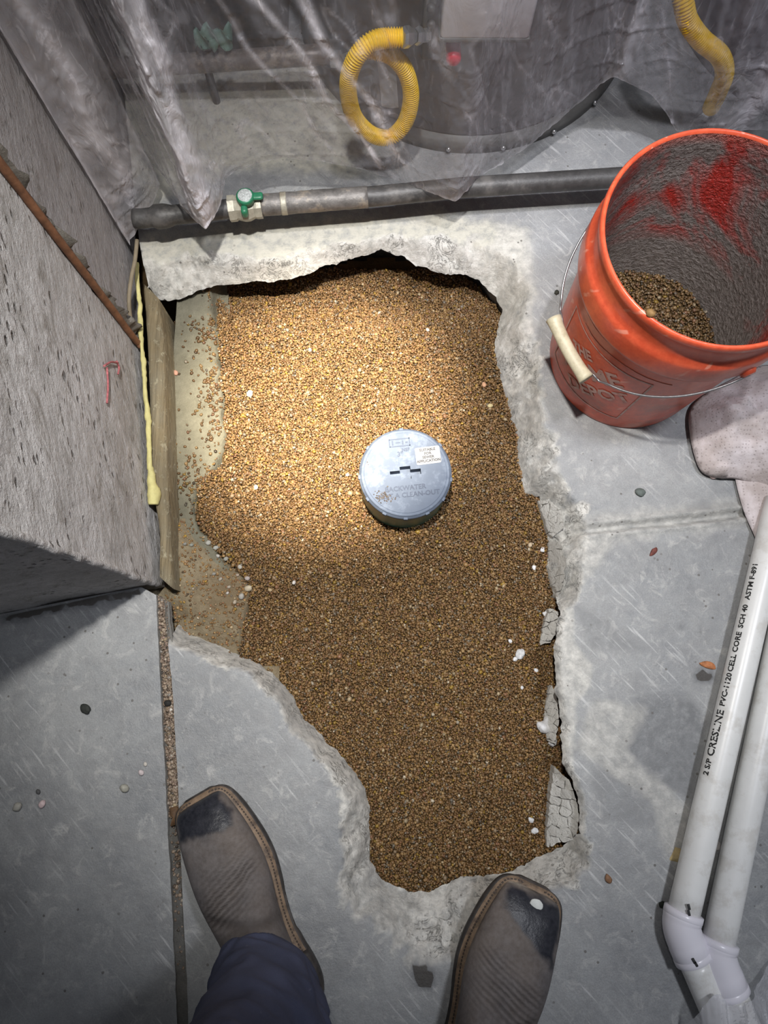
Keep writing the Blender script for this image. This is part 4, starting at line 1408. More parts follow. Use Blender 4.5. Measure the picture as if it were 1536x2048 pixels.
film = mesh_obj('plastic_sheet', V, np.array(grid_faces(nS, nT + 8), dtype=np.int32), MAT['film'], attrs={'haze': np.clip(np.concatenate(HZ), 0, .9)})
set_tags(film, 'clear plastic sheeting hung in folds in front of the water heaters', 'plastic sheet')

# ------------------------------------------------------------------ orange bucket
BX, BY = .4243, .5120


def bucket_mat(name, inside=False):
    m, nt, nd, lk, bs = new_mat(name)
    n1 = noise_fac(nt, 5.5 if inside else 9, 6, 0.65, 0.45, 0.58, dist=1.0)
    n2 = noise_fac(nt, 70, 5, 0.7, 0.35, 0.65)
    red = mixc(nt, n2, (0.56, 0.072, 0.030), (0.72, 0.118, 0.050))
    if not inside:
        dust = noise_fac(nt, 14, 6, 0.7, 0.48, 0.7)
        tc = N(nt, 'ShaderNodeTexCoord'); sep = N(nt, 'ShaderNodeSeparateXYZ'); lk.new(tc.outputs['Object'], sep.inputs[0])
        low = N(nt, 'ShaderNodeMapRange'); low.inputs[1].default_value = 0.27; low.inputs[2].default_value = 0.02
        low.inputs[3].default_value = 0.10; low.inputs[4].default_value = 0.80
        lk.new(sep.outputs[2], low.inputs[0])
        c = mixc(nt, mul(nt, dust, low.outputs[0]), red, (0.16, 0.115, 0.09))
        # scratches
        mp = N(nt, 'ShaderNodeMapping', vector_type='TEXTURE'); mp.inputs['Scale'].default_value = (1 / 60, 1 / 60, 1 / 9); mp.inputs['Rotation'].default_value = (0.4, 0.5, 0)
        lk.new(tc.outputs['Object'], mp.inputs['Vector'])
        scr = noise_fac(nt, 1.0, 2, 0.5, 0.66, 0.70, vec=mp.outputs[0])
        c = mixc(nt, mul(nt, scr, 0.5), c, (0.75, 0.38, 0.28))
        bs.inputs['Roughness'].default_value = 0.33
        lk.new(bump(nt, n2, 0.06, 0.001), bs.inputs['Normal'])
    else:
        n3 = noise_fac(nt, 150, 4, 0.65, 0.35, 0.65)
        mud = mixc(nt, n3, (0.17, 0.145, 0.13), (0.33, 0.29, 0.27))
        c = mixc(nt, n1, mud, (0.50, 0.03, 0.02))
        tc = N(nt, 'ShaderNodeTexCoord'); sep = N(nt, 'ShaderNodeSeparateXYZ'); lk.new(tc.outputs['Object'], sep.inputs[0])
        top = N(nt, 'ShaderNodeMapRange'); top.inputs[1].default_value = 0.345; top.inputs[2].default_value = 0.36
        lk.new(sep.outputs[2], top.inputs[0])
        bot = N(nt, 'ShaderNodeMapRange'); bot.inputs[1].default_value = 0.18; bot.inputs[2].default_value = 0.14
        lk.new(sep.outputs[2], bot.inputs[0])
        c = mixc(nt, bot.outputs[0], c, mud)
        c = mixc(nt, mul(nt, top.outputs[0], 0.7), c, (0.45, 0.10, 0.07))
        rr = N(nt, 'ShaderNodeMapRange'); rr.inputs[3].default_value = 0.55; rr.inputs[4].default_value = 0.3
        lk.new(n1, rr.inputs[0]); lk.new(rr.outputs[0], bs.inputs['Roughness'])
        lk.new(bump(nt, n3, 0.9, 0.004), bs.inputs['Normal'])
        lk.new(c, bs.inputs['Base Color'])
        return m
    lk.new(c, bs.inputs['Base Color'])
    return m


MAT['bucket'] = bucket_mat('orange_plastic')
MAT['mud'] = bucket_mat('muddy_inside', True)
bucket = empty('bucket', (BX, BY, 0))
set_tags(bucket, 'big orange plastic bucket with a wire handle standing on the floor', 'bucket')
brad = lambda z: .1305 + (z / .27) * .0125
v, f = lathe([(0, .0005), (.122, .0005), (.127, .0005), (.130, .003), (.1305, .008)] + [(brad(z), z) for z in np.linspace(.02, .268, 14)], 120)
o = mesh_obj('body', v, f, MAT['bucket'], bucket)
v, f = lathe([(.1430, .266), (.1500, .2665), (.1535, .269), (.1545, .275), (.1540, .305), (.1530, .311), (.1500, .315), (.1475, .319), (.1465, .324),
              (.1462, .349), (.1480, .352), (.1505, .3535), (.1515, .358), (.1510, .3645), (.1490, .3680), (.1465, .3675), (.1448, .364)], 120)
o = mesh_obj('rim', v, f, MAT['bucket'], bucket)
v, f = lathe([(.1448, .364), (.1440, .356)] + [(brad(min(z, .30)) - .0022 - (0 if z < .3 else -.0012), z) for z in np.linspace(.345, .012, 24)] + [(.10, .010), (0, .010)], 120)
o = mesh_obj('inner_wall', v, f, MAT['mud'], bucket)
# wire handle
gpt = P(1143, 703, .16)
ga_ = math.atan2(gpt[1] - BY, gpt[0] - BX)
gd = np.array([math.cos(ga_), math.sin(ga_), 0]); ge = np.array([-gd[1], gd[0], 0])
RB, RE, PZ = .183, .158, .272
lean = math.asin(min(.98, .154 / RB))


def bail(phi):
    r = RE * math.cos(phi) * ge + math.sin(phi) * RB * (gd * math.sin(lean) - np.array([0, 0, 1]) * math.cos(lean))
    return r + np.array([0, 0, PZ])


ph = np.linspace(0, math.pi, 90)
bp = np.array([bail(t_) for t_ in ph])
# wire keeps outside the body; it kinks outward just beside the grip
rr_ = np.hypot(bp[:, 0], bp[:, 1]); need = np.array([brad(min(z, .268)) + .004 for z in bp[:, 2]])
need = np.where(bp[:, 2] > .258, .1572, need)
bp[:, :2] *= np.maximum(1, need / rr_)[:, None]
for s_ in (-1, 1):
    w_ = np.exp(-((ph - math.pi / 2 - s_ * .40) / .045) ** 2)
    bp[:, 2] -= .006 * w_
v, f = tube(bp, .0017, 10)
wire = mesh_obj('wire_handle', v, f, simple('dull_wire', (.30, .30, .31), .35, .8, .2, 80, .1), bucket)
k0, k1 = np.searchsorted(ph, math.pi / 2 - .36), np.searchsorted(ph, math.pi / 2 + .36)
gp = bp[k0:k1]
gp = gp + (np.hypot(gp[:, 0], gp[:, 1]).clip(.1)[:, None] * 0)
gp = gp * .3 + .7 * np.linspace(gp[0], gp[-1], len(gp)) + gd * .006
rad = .0098 + .0022 * (np.abs(np.linspace(-1, 1, len(gp))) ** 6)
gp = gp + np.column_stack([gd[0] * .007 * np.ones(len(gp)), gd[1] * .007 * np.ones(len(gp)), np.zeros(len(gp))])
v, f = tube(gp, rad, 16)
o = mesh_obj('grip', v, f, simple('ivory_grip', (.55, .50, .36), .5, 0, .15, 60, .1, (.35, .30, .18), .5, 40), wire)
for s_ in (-1, 1):
    e_ = ge * s_ * .1555
    v, f = lathe([(0, 0), (.011, 0), (.011, .005), (.008, .009), (0, .009)], 16)
    d_ = ge * s_
    tng = np.array([-d_[1], d_[0], 0])
    q_ = np.outer(v[:, 2], d_) + np.outer(v[:, 0], tng) + np.outer(v[:, 1], [0, 0, 1.0]) + e_ * .985 + np.array([0, 0, PZ])
    mesh_obj('handle_ear', q_ - e_ * .02, f, MAT['bucket'], bucket)

# worn printing on the side
MAT['print'] = simple('worn_print', (.52, .33, .29), .6, 0, .2, 45, 0, (.34, .09, .06), .75, 55)


def wrap(u, w, ang, z0, off=.0006):
    """u along the girth to the right as seen from outside, w upward"""
    z = z0 + w
    r = brad(np.clip(z, 0, .268)) + off
    a = ang + u / .138
    return np.stack([r * np.cos(a), r * np.sin(a), z], -1)


ctr = P(1178, 745, .13)
pa = math.atan2(ctr[1] - BY, ctr[0] - BX) + .02
PZ0 = .128


def print_poly(pts, z0=PZ0):
    pts = np.asarray(pts, float)
    n = len(pts)
    V = np.vstack([wrap(pts[:, 0], pts[:, 1], pa, z0, .0004), wrap(pts[:, 0], pts[:, 1], pa, z0, .0009)])
    return V, [tuple(range(n, 2 * n))] + [(i, (i + 1) % n, n + (i + 1) % n, n + i) for i in range(n)]


def bar(a, b, wd, n=14):
    a = np.array(a); b = np.array(b); d = (b - a) / np.linalg.norm(b - a); nn = np.array([-d[1], d[0]]) * wd / 2
    V, F = [], []
    for i in range(n):
        p = a + (b - a) * i / (n - 1)
        V += [p + nn, p - nn]
    V = np.array(V)
    W = wrap(V[:, 0], V[:, 1], pa, PZ0, .0007)
    return W, [(2 * i, 2 * i + 1, 2 * i + 3, 2 * i + 2) for i in range(n - 1)]


hs = .082
fr_ = merge(bar((-hs, hs), (hs, hs), .003), bar((hs, hs), (hs, -hs), .003), bar((hs, -hs), (-hs, -hs), .003), bar((-hs, -hs), (-hs, hs), .003))
mesh_obj('printed_frame', fr_[0], fr_[1], MAT['print'], bucket, smooth_shade=False)
for line, sz_, yy in (('THE', .034, .060), ('HOME', .060, .012), ('DEPOT', .050, -.048)):
    Vt, Ft = text_mesh(line, sz_, bold=.0016)
    a_ = math.radians(24)
    uv = np.stack([Vt[:, 0], Vt[:, 1] + Vt[:, 0] * math.tan(a_) * .0], -1)
    rt = math.radians(40)
    x_, y_ = uv[:, 0], uv[:, 1] + yy
    u_ = (x_ * math.cos(rt) - y_ * math.sin(rt)) * .78; w_ = (x_ * math.sin(rt) + y_ * math.cos(rt)) * .78
    mesh_obj('printed_letters', wrap(u_, w_, pa, PZ0, .0008), Ft, MAT['print'], bucket, smooth_shade=False)

for z_, a0_, a1_ in ((.248, -.75, .95), (.226, -.35, .75)):
    aa = np.linspace(pa + a0_, pa + a1_, 70)
    zz_ = z_ + .004 * np.sin(aa * 5) + .0015 * fbm(np.column_stack([aa * 8, aa * 0]), 3)
    rr2 = np.array([brad(q_) for q_ in zz_]) + .0003
    v, f = tube(np.column_stack([rr2 * np.cos(aa), rr2 * np.sin(aa), zz_]), .0006, 6)
    mesh_obj('scuff_line', v, f, simple('scuff', (.62, .30, .22), .6), bucket)

# contents
bg = jgrid(.0036, (-.14, -.14, .14, .14))
bg = bg[np.hypot(bg[:, 0], bg[:, 1]) < .1305]
slope = bg @ -gd[:2]
zc = .052 + .05 * slope + .004 * fbm(bg * 25, 3)
cont = empty('bucket_gravel', (BX, BY, .02))
set_tags(cont, 'leftover dark damp gravel in the bottom of the orange bucket', 'gravel', kind='stuff')
gg = grains('grains', np.column_stack([bg + [BX, BY], zc + RNG.uniform(-.002, .003, len(bg))]), np.clip(RNG.lognormal(math.log(.0023), .25, len(bg)), .0013, .005), cont, .62)
keep(gg)
rg = np.linspace(0, .1306, 14); ta = np.linspace(0, 2 * np.pi, 48, endpoint=False)
dv_ = np.concatenate([np.stack([r_ * np.cos(ta), r_ * np.sin(ta)], -1) for r_ in rg])
dz_ = .048 + .05 * (dv_ @ -gd[:2]) + .004 * fbm(dv_ * 25, 3)
o = part('underbed', np.column_stack([dv_ + [BX, BY], dz_]), grid_faces(48, 14, True), MAT['under'], cont); o['kind'] = 'stuff'

# ------------------------------------------------------------------ cloth beside the bucket
MAT['cloth'] = None
m, nt, nd, lk, bs = new_mat('perforated_cloth')
tc = N(nt, 'ShaderNodeTexCoord')
vo = N(nt, 'ShaderNodeTexVoronoi'); vo.inputs['Scale'].default_value = 190; vo.inputs['Randomness'].default_value = 0.25
lk.new(tc.outputs['Object'], vo.inputs['Vector'])
dot = N(nt, 'ShaderNodeMapRange'); dot.inputs[1].default_value = 0.30; dot.inputs[2].default_value = 0.18
lk.new(vo.outputs['Distance'], dot.inputs[0])
n1 = noise_fac(nt, 16, 5, 0.6, 0.4, 0.65); n2 = noise_fac(nt, 60, 4, 0.7, 0.35, 0.65)
c = mixc(nt, n1, (0.46, 0.40, 0.385), (0.70, 0.64, 0.655))
c = mixc(nt, mul(nt, n2, 0.3), c, (0.33, 0.27, 0.25))
c = mixc(nt, mul(nt, dot.outputs[0], 0.45), c, (0.22, 0.18, 0.17))
lk.new(c, bs.inputs['Base Color']); bs.inputs['Roughness'].default_value = 0.9
lk.new(bump(nt, n2, 0.3, 0.002, bump(nt, mul(nt, 1.0, dot.outputs[0], 'SUBTRACT'), 0.35, 0.001)), bs.inputs['Normal'])
MAT['cloth'] = m
up_px = [(1455, 762), (1405, 792), (1387, 822), (1390, 872), (1400, 915), (1415, 940), (1445, 950), (1480, 952), (1510, 962), (1545, 975), (1620, 985), (1720, 960), (1740, 820), (1650, 740), (1540, 725)]
lo_px = [(1468, 930), (1474, 965), (1486, 1010), (1504, 1056), (1520, 1090), (1545, 1125), (1600, 1150), (1720, 1120), (1730, 950), (1600, 900)]


def cloth_sheet(pix, zbase, hump, seed):
    poly = np.array([P(x, y, zbase)[:2] for x, y in pix])
    xs = np.arange(poly[:, 0].min(), poly[:, 0].max(), .0045); ys = np.arange(poly[:, 1].min(), poly[:, 1].max(), .0045)
    g_ = np.stack(np.meshgrid(xs, ys), -1).reshape(-1, 2)
    sm2 = spline(np.vstack([poly, poly[:1]]), 160)[:, :]
    inn = in_poly(g_, sm2)
    d_, _ = seg_dist(g_, sm2, True)
    g_ = g_[inn & (d_ > .003)]
    n_ = len(sm2) - 1
    al = np.vstack([sm2[:-1], g_])
    r_ = geometry.delaunay_2d_cdt([Vector(q_) for q_ in al], [(i, (i + 1) % n_) for i in range(n_)], [], 1, 1e-6)
    W = np.array([q_[:] for q_ in r_[0]])
    d_, _ = seg_dist(W, sm2, True)
    rdg = 1 - 2 * np.abs(fbm(W * 9 + seed, 3))
    rd2 = 1 - 2 * np.abs(fbm(np.stack([W[:, 0] * 16 + W[:, 1] * 8, W[:, 1] * 7 - W[:, 0] * 6], -1) + seed * 2, 3))
    env = smooth(0, .05, d_)
    rd3 = np.clip(.12 - np.abs(fbm(np.stack([W[:, 0] * 13 - W[:, 1] * 10, W[:, 1] * 12 + W[:, 0] * 5], -1) + seed * 5, 2)), 0, 1) / .12
    z_ = zbase * smooth(-.01, .012, d_) * .6 + .004 + hump * .28 * rd3 * smooth(0, .02, d_) + hump * env * (.45 + .55 * rdg) + hump * .5 * env * rd2 + .0012 * fbm(W * 60, 3)
    return np.column_stack([W, np.maximum(z_, .004)]), [tuple(q_) for q_ in r_[2]]


cl1 = cloth_sheet(lo_px, .010, .008, 3.0)
cl2 = cloth_sheet(up_px, .026, .042, 14.0)
rag = empty('cloth', (*P(1560, 900)[:2], 0))
set_tags(rag, 'crumpled pinkish white perforated cloth on the floor beside the bucket', 'cloth')
for nm, (v, f) in (('lower_layer', cl1), ('upper_layer', cl2)):
    o = part(nm, v, f, MAT['cloth'], rag)
    mo = o.modifiers.new('thick', 'SOLIDIFY'); mo.thickness = .002; mo.offset = 1

# ------------------------------------------------------------------ white plastic pipes
MAT['pvc'] = simple('white_pvc', (0.78, 0.78, 0.76), 0.32, 0, 0.05, 16, 0.02, (0.46, 0.42, 0.36), 0.35, 26)
MAT['pvc2'] = simple('white_fitting', (0.80, 0.78, 0.84), 0.30, 0, 0.03, 16, 0.02)
MAT['print_black'] = simple('black_print', (0.02, 0.02, 0.02), 0.6, 0, 0.1)
PR = .0225


def pvc_run(label, a, b, c, d, name='white_pipe'):
    """a->b straight, elbow b->c, c->d straight; all traced on the pipe's axis"""
    pa_, pb_, pc_, pd_ = [P(*q_, PR + .004) for q_ in (a, b, c, d)]
    t = empty(name, (*((pa_ + pb_) / 2)[:2], 0))
    set_tags(t, label, 'pipe')
    v, f = tube(np.linspace(pa_, pb_ + (pb_ - pa_) * .01, 20), PR, 28)
    o1 = part('long_pipe', v, f, MAT['pvc'], t)
    v, f = tube(np.linspace(pc_, pd_, 8), PR, 28)
    part('short_pipe', v, f, MAT['pvc'], t)
    d0 = (pb_ - pa_) / np.linalg.norm(pb_ - pa_); d1 = (pd_ - pc_) / np.linalg.norm(pd_ - pc_)
    # elbow axis through the corner
    A = np.array([d0[:2], -d1[:2]]).T
    s_ = np.linalg.solve(A, (pc_ - pb_)[:2])
    K = pb_ + d0 * s_[0]
    L = .020
    path = [pb_ - d0 * .0, pb_ + (K - pb_) * .5]
    for u in np.linspace(0, 1, 10):
        p_, q_ = pb_ + (K - pb_) * .55, pc_ + (K - pc_) * .55
        path.append((1 - u) ** 2 * p_ + 2 * u * (1 - u) * K + u * u * q_)
    path += [pc_ + (K - pc_) * .5, pc_]
    v, f = tube(path, [PR + .0045] * 2 + [PR + .004] * 10 + [PR + .0045] * 2, 28)
    part('elbow', v, f, MAT['pvc2'], t)
    for q_, d_ in ((pb_, d0), (pc_, -d1)):
        v, f = tube([q_ - d_ * .0015, q_, q_ + d_ * .008, q_ + d_ * .010], [PR + .002, PR + .005, PR + .005, PR + .003], 28)
        part('socket_rim', v, f, MAT['pvc2'], t)
    return t, pa_, pb_, d0, pc_, d1


t1, pa1, pb1, d1_, pc1, e1_ = pvc_run('white plastic drain pipe, the left one of the pair, with black lettering on its side', (1560, 1000), (1368, 1822), (1388, 1920), (1440, 2040))
t2, pa2, pb2, d2_, pc2, e2_ = pvc_run('white plastic drain pipe nearest the right edge, beside the lettered pipe', (1618, 1020), (1438, 1880), (1462, 1988), (1520, 2130))
# lettering along the left flank
sdir = np.cross(d1_, [0, 0, 1.0]); sdir /= np.linalg.norm(sdir)
if sdir[0] > 0: sdir = -sdir
for body, at_, sz_ in (('2 S/P', P(1418, 1535, .02), .012), ('CRESLINE', P(1440, 1470, .02), .0165), ('PVC-1120', P(1462, 1385, .02), .0125), ('CELL CORE', P(1478, 1310, .02), .0125), ('SCH 40', P(1494, 1240, .02), .012), ('ASTM F-891', P(1508, 1170, .02), .012)):
    Vt, Ft = text_mesh(body, sz_, bold=.0004)
    s0 = (at_ - pa1) @ d1_
    ang = math.radians(30) - Vt[:, 1] / PR           # measured up from the flank
    r_ = PR + .0004
    pos = pa1 + np.outer(s0 - Vt[:, 0], d1_) + np.outer(r_ * np.cos(ang), sdir) + np.outer(r_ * np.sin(ang), [0, 0, 1.0])
    part('printed_letters', pos, Ft, MAT['print_black'], t1, smooth_shade=False)
for q_ in ((1378, 1814), (1378, 1826), (1388, 1922), (1392, 1928)):
    c_ = P(*q_, 2 * PR + .0085)
    v, f = box(c_, (.0035, .008, .0016), .2 if q_[1] < 1900 else .5, .0007)
    part('ink_tick', v, f, MAT['print_black'], t1)

# film draped over the pipe ends in the lower right corner
MAT['film2'] = plastic_film('polythene_scrap', (0.80, 0.80, 0.84), 0.4, 14)
tp = [(1330, 2085, .006), (1362, 2050, .010), (1400, 2012, .050), (1432, 1984, .060), (1452, 2004, .058), (1478, 2006, .056), (1497, 1985, .03), (1512, 1958, .010), (1550, 1910, .006), (1640, 1850, .006)]
tw = spline([P(*q_) for q_ in tp], 90)
V = []
for j in range(40):
    u = j / 39
    for i in range(90):
        a_ = tw[i] + np.array([.012 * u, -.30 * u, 0]) + np.array([(i / 89 - .4) * .10 * u, 0, 0])
        zt = a_[2] * (1 - .15 * u) + .010 * abs(fbm(np.array([[i * .22, u * 2.2, 4.0]]), 3)[0]) + .004
        ddx = [abs(np.cross(np.append((a_ - q0_)[:2], 0), np.append(e_[:2], 0))[2]) for q0_, e_ in ((pc1, e1_), (pc2, e2_))]
        over = max([math.sqrt(max(0, (PR + .008) ** 2 - d_ ** 2)) + PR + .004 if d_ < PR + .008 else 0 for d_ in ddx])
        V.append((a_[0], a_[1], max(zt, over)))
V = np.array(V)
hz2 = .36 + .4 * np.clip(fbm(np.column_stack([V[:, 0] * 40 + V[:, 1] * 12, V[:, 1] * 9, V[:, 0] * 0]), 3) * 2, 0, 1)
film2 = mesh_obj('plastic_scrap', V, grid_faces(90, 40), MAT['film2'], attrs={'haze': np.column_stack([hz2] * 3)})
set_tags(film2, 'clear plastic scrap draped over the white pipe ends in the lower right corner', 'plastic sheet')
#--PART3--

# ------------------------------------------------------------------ person: boots and jeans of whoever takes the photograph
def leather_mat():
    m, nt, nd, lk, bs = new_mat('worn_leather')
    r, g, b, a, _ = attr_rgb(nt, 'wear')
    n1 = noise_fac(nt, 22, 6, 0.65, 0.35, 0.68); n2 = noise_fac(nt, 130, 5, 0.7, 0.3, 0.7); n3 = noise_fac(nt, 9, 4, 0.6, 0.4, 0.62)
    c = mixc(nt, n1, (0.068, 0.061, 0.062), (0.155, 0.140, 0.138))
    c = mixc(nt, mul(nt, n3, 0.5), c, (0.115, 0.085, 0.062))
    c = mixc(nt, mul(nt, n2, 0.22), c, (0.32, 0.30, 0.30))
    c = mixc(nt, r, c, mixc(nt, n2, (0.012, 0.013, 0.018), (0.035, 0.036, 0.045)))
    c = mixc(nt, g, c, mixc(nt, n2, (0.34, 0.29, 0.23), (0.50, 0.45, 0.38)))
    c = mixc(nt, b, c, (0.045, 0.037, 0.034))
    lk.new(c, bs.inputs['Base Color'])
    rr = N(nt, 'ShaderNodeMapRange'); rr.inputs[3].default_value = 0.72; rr.inputs[4].default_value = 0.34
    lk.new(r, rr.inputs[0]); lk.new(rr.outputs[0], bs.inputs['Roughness'])
    bs.inputs['Specular IOR Level'].default_value = 0.35
    lk.new(bump(nt, n2, 0.25, 0.0015), bs.inputs['Normal'])
    return m


MAT['leather'] = leather_mat()
MAT['sole'] = simple('dark_sole', (0.030, 0.026, 0.024), 0.6, 0, 0.4, 70, 0.2, (0.12, 0.10, 0.09), 0.35, 20)
MAT['welt'] = simple('tan_welt', (0.21, 0.145, 0.095), 0.65, 0, 0.35, 70, 0.3, (0.07, 0.05, 0.04), 0.7, 60)
MAT['thread'] = simple('welt_thread', (0.055, 0.04, 0.032), 0.7)
MAT['lining'] = simple('tan_piping', (0.30, 0.17, 0.08), 0.6, 0, 0.3)

person = empty('person', (.02, -.45, 0))
set_tags(person, 'standing person seen from above in dusty square-toed work boots and dark blue jeans', 'person')
BL = .345
SOLE = np.array([(0, .018), (.003, .030), (.010, .039), (.022, .045), (.045, .0505), (.075, .055), (.105, .0575), (.135, .056), (.165, .050), (.195, .043), (.225, .0385),
                 (.255, .0385), (.280, .0405), (.305, .040), (.325, .034), (.338, .022), (.345, .008)])


def sole_outline(n=70, grow=0.0):
    s = np.concatenate([[0], np.cumsum(np.linalg.norm(np.diff(SOLE, axis=0), axis=1))])
    q = np.linspace(0, s[-1], n)
    c = spline(SOLE, 400); cs = np.concatenate([[0], np.cumsum(np.linalg.norm(np.diff(c, axis=0), axis=1))])
    h = np.stack([np.interp(q / s[-1] * cs[-1], cs, c[:, k]) for k in (0, 1)], -1)
    h[:, 1] += grow
    h[0, 0] -= grow; h[-1, 0] += grow
    out = np.concatenate([h, (h * [1, -1])[::-1]])
    return out


def boot(toe, heel, seed, cap_mask, wsc=1.0):
    toe = np.array(toe); heel = np.array(heel)
    ax = (heel - toe) / np.linalg.norm(heel - toe); lat = np.array([-ax[1], ax[0]])
    if lat[0] < 0: lat = -lat

    def W(s, l, z):
        s = np.asarray(s, float); l = np.asarray(l, float)
        p = toe[None] + np.outer(s, ax) + np.outer(l * wsc, lat)
        return np.column_stack([p, np.broadcast_to(z, s.shape)])
    root = empty('boot', (*(toe + ax * .17), 0))
    root.parent = person
    root.matrix_parent_inverse = Matrix.Translation(-person.location)

    def sub(name, v, f, m, **kw):
        v = np.asarray(v) - np.array(root.location)
        return mesh_obj(name, v, f, m, root, **kw)
    # sole with waist and heel block
    o = sole_outline(70, .0015)
    n = len(o)
    lift = .012 * smooth(.165, .195, o[:, 0]) * (1 - smooth(.225, .245, o[:, 0])) + .006 * smooth(.05, 0, o[:, 0])
    lv = [(0.0, -.004), (.004, 0.0), (.013, .0005), (.017, -.002)]
    V = np.concatenate([W(o[:, 0], o[:, 1] + np.sign(o[:, 1]) * g_, np.where(z_ < .01, np.minimum(lift + z_, .015), z_ + lift * 0)) for z_, g_ in lv])
    sub('sole', V, grid_faces(n, 4, True) + [tuple(range(n - 1, -1, -1)), tuple(3 * n + i for i in range(n))], MAT['sole'])
    hb_ = o[(o[:, 0] > .262)]
    # heel block
    V = np.concatenate([W(hb_[:, 0], hb_[:, 1] * k_, z_) for z_, k_ in ((0, .98), (.016, 1.03), (.024, 1.03), (.030, .98))])
    nh = len(hb_)
    sub('heel', V, grid_faces(nh, 4, True) + [tuple(range(nh - 1, -1, -1)), tuple(3 * nh + i for i in range(nh))], MAT['sole'])
    # welt: flat strip on the sole's edge, with stitches
    wo = sole_outline(90, -.001); wi = sole_outline(90, -.013)
    wi[:, 0] = np.clip(wi[:, 0], .009, .334)
    sel = np.ones(180, bool)
    zt = .0178
    V = np.concatenate([W(wo[:, 0], wo[:, 1], zt - .002), W(wo[:, 0], wo[:, 1] * .995, zt), W(wi[:, 0], wi[:, 1], zt + .0012)])
    sub('welt', V, grid_faces(180, 3, True), MAT['welt'])
    mid = wo * .62 + wi * .38
    st = [merge() if False else None]
    vs, fs, of = [], [], 0
    cum = np.concatenate([[0], np.cumsum(np.linalg.norm(np.diff(mid, axis=0), axis=1))])
    for d_ in np.arange(.003, cum[-1], .0047):
        a_ = np.array([np.interp(d_, cum, mid[:, k]) for k in (0, 1)]); b_ = np.array([np.interp(d_ + .003, cum, mid[:, k]) for k in (0, 1)])
        t_ = b_ - a_; nn = np.array([-t_[1], t_[0]]) / (np.linalg.norm(t_) + 1e-9) * .0009
        q_ = np.array([a_ + nn, b_ + nn, b_ - nn, a_ - nn])
        vs.append(W(q_[:, 0], q_[:, 1], zt + .0009)); vs.append(W(q_[:, 0], q_[:, 1], zt + .0020))
        fs += [(of + 4, of + 5, of + 6, of + 7)] + [(of + i, of + (i + 1) % 4, of + 4 + (i + 1) % 4, of + 4 + i) for i in range(4)]
        of += 8
    so = sub('stitching', np.concatenate(vs), fs, MAT['thread'], smooth_shade=False); so['kind'] = 'stuff'
    # upper: rings that swing from the toe up into the shaft
    b_pts = [(.008, .018), (.012, .018), (.020, .018), (.035, .018), (.06, .018), (.09, .018), (.12, .018), (.15, .019), (.18, .022), (.215, .026), (.255, .030), (.305, .031), (.336, .045), (.334, .085), (.326, .13), (.322, .18), (.322, .24), (.322, .30)]
    f_pts = [(.008, .021), (.0085, .034), (.014, .044), (.030, .054), (.055, .063), (.085, .072), (.115, .083), (.142, .096), (.163, .108), (.180, .119), (.194, .130), (.205, .142), (.212, .155), (.213, .175), (.209, .20), (.205, .23), (.203, .26), (.203, .30)]
    w_pts = [.020, .031, .037, .0415, .0465, .0500, .0515, .0495, .045, .041, .040, .041, .042, .043, .046, .050, .053, .054]
    K = 230
    bb_ = spline(b_pts, K); ff_ = spline(f_pts, K); ww_ = spline(np.column_stack([w_pts, np.zeros(len(w_pts)), np.zeros(len(w_pts))]), K)[:, 0]
    nr = 120
    th = np.linspace(0, 2 * np.pi, nr, endpoint=False)
    V, wear, SL = [], [], []
    for k in range(K):
        foot = smooth(115, 64, k)
        ct_, st_ = np.cos(th), np.sin(th)
        e_c = 1.0 * (1 - foot) + .62 * foot
        cc = np.where(ct_ < 0, -np.abs(ct_) ** (e_c), np.abs(ct_) ** (1.0 - .12 * foot))
        ss = np.sign(st_) * np.abs(st_) ** (1.0 - .28 * foot)
        mid_ = (bb_[k] + ff_[k]) / 2
        # widest low down on the foot
        sgn = (ff_[k] - bb_[k]) / 2
        s_ = mid_[0] + sgn[0] * cc; z_ = mid_[1] + sgn[1] * cc
        l_ = ww_[k] * ss * np.where(ct_ > 0, 1 - .10 * foot * ct_, 1)
        V.append(np.column_stack([s_, l_, z_]))
    V = np.concatenate(V)
    s_, l_, z_ = V.T
    # flex creases across the vamp
    top = smooth(.03, .06, z_) * smooth(.053, .03, np.abs(l_))
    ph_ = (s_ - .12 - .35 * l_ * (1 if seed == 1 else -1) * -1)
    cr = np.sin(ph_ * 2 * np.pi / .0072 + 2.2 * fbm(np.column_stack([s_ * 22, l_ * 60, z_ * 0 + seed]), 2)) * np.exp(-((ph_ - .008) / .030) ** 2) * top * np.clip(.6 + fbm(np.column_stack([s_ * 50, l_ * 18, z_ * 0 + 4]), 2), 0, 1)
    z_ = z_ + .0022 * cr + .0018 * fbm(V * 26 + seed, 3) * top
    # a deeper fold towards the ankle
    fold = np.exp(-(((s_ - .172) + .55 * (l_ - .0) * (-1 if seed == 1 else 1)) / .007) ** 2) * top
    z_ = z_ - .0045 * fold
    pts = W(s_, l_, 0); pts[:, 2] = z_
    wr = np.zeros((len(V), 4))
    nz_ = fbm(np.column_stack([s_ * 45, l_ * 45, z_ * 40 + seed * 3]), 4)
    wr[:, 0] = smooth(-.006, .004, cap_mask(s_, l_) + .010 * nz_)
    rim = smooth(.031, .024, z_ + .004 * nz_) * smooth(.20, .14, s_)
    wr[:, 1] = np.clip(rim * .8 + .5 * smooth(.012, .004, s_ + .004 * nz_), 0, 1) * (1 - wr[:, 0])
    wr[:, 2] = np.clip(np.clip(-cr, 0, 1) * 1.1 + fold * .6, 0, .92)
    sub('upper', pts, grid_faces(nr, K, True) + [tuple((K - 1) * nr + i for i in range(nr))], MAT['leather'], attrs={'wear': wr})
    return root, toe, ax, lat, W, sub


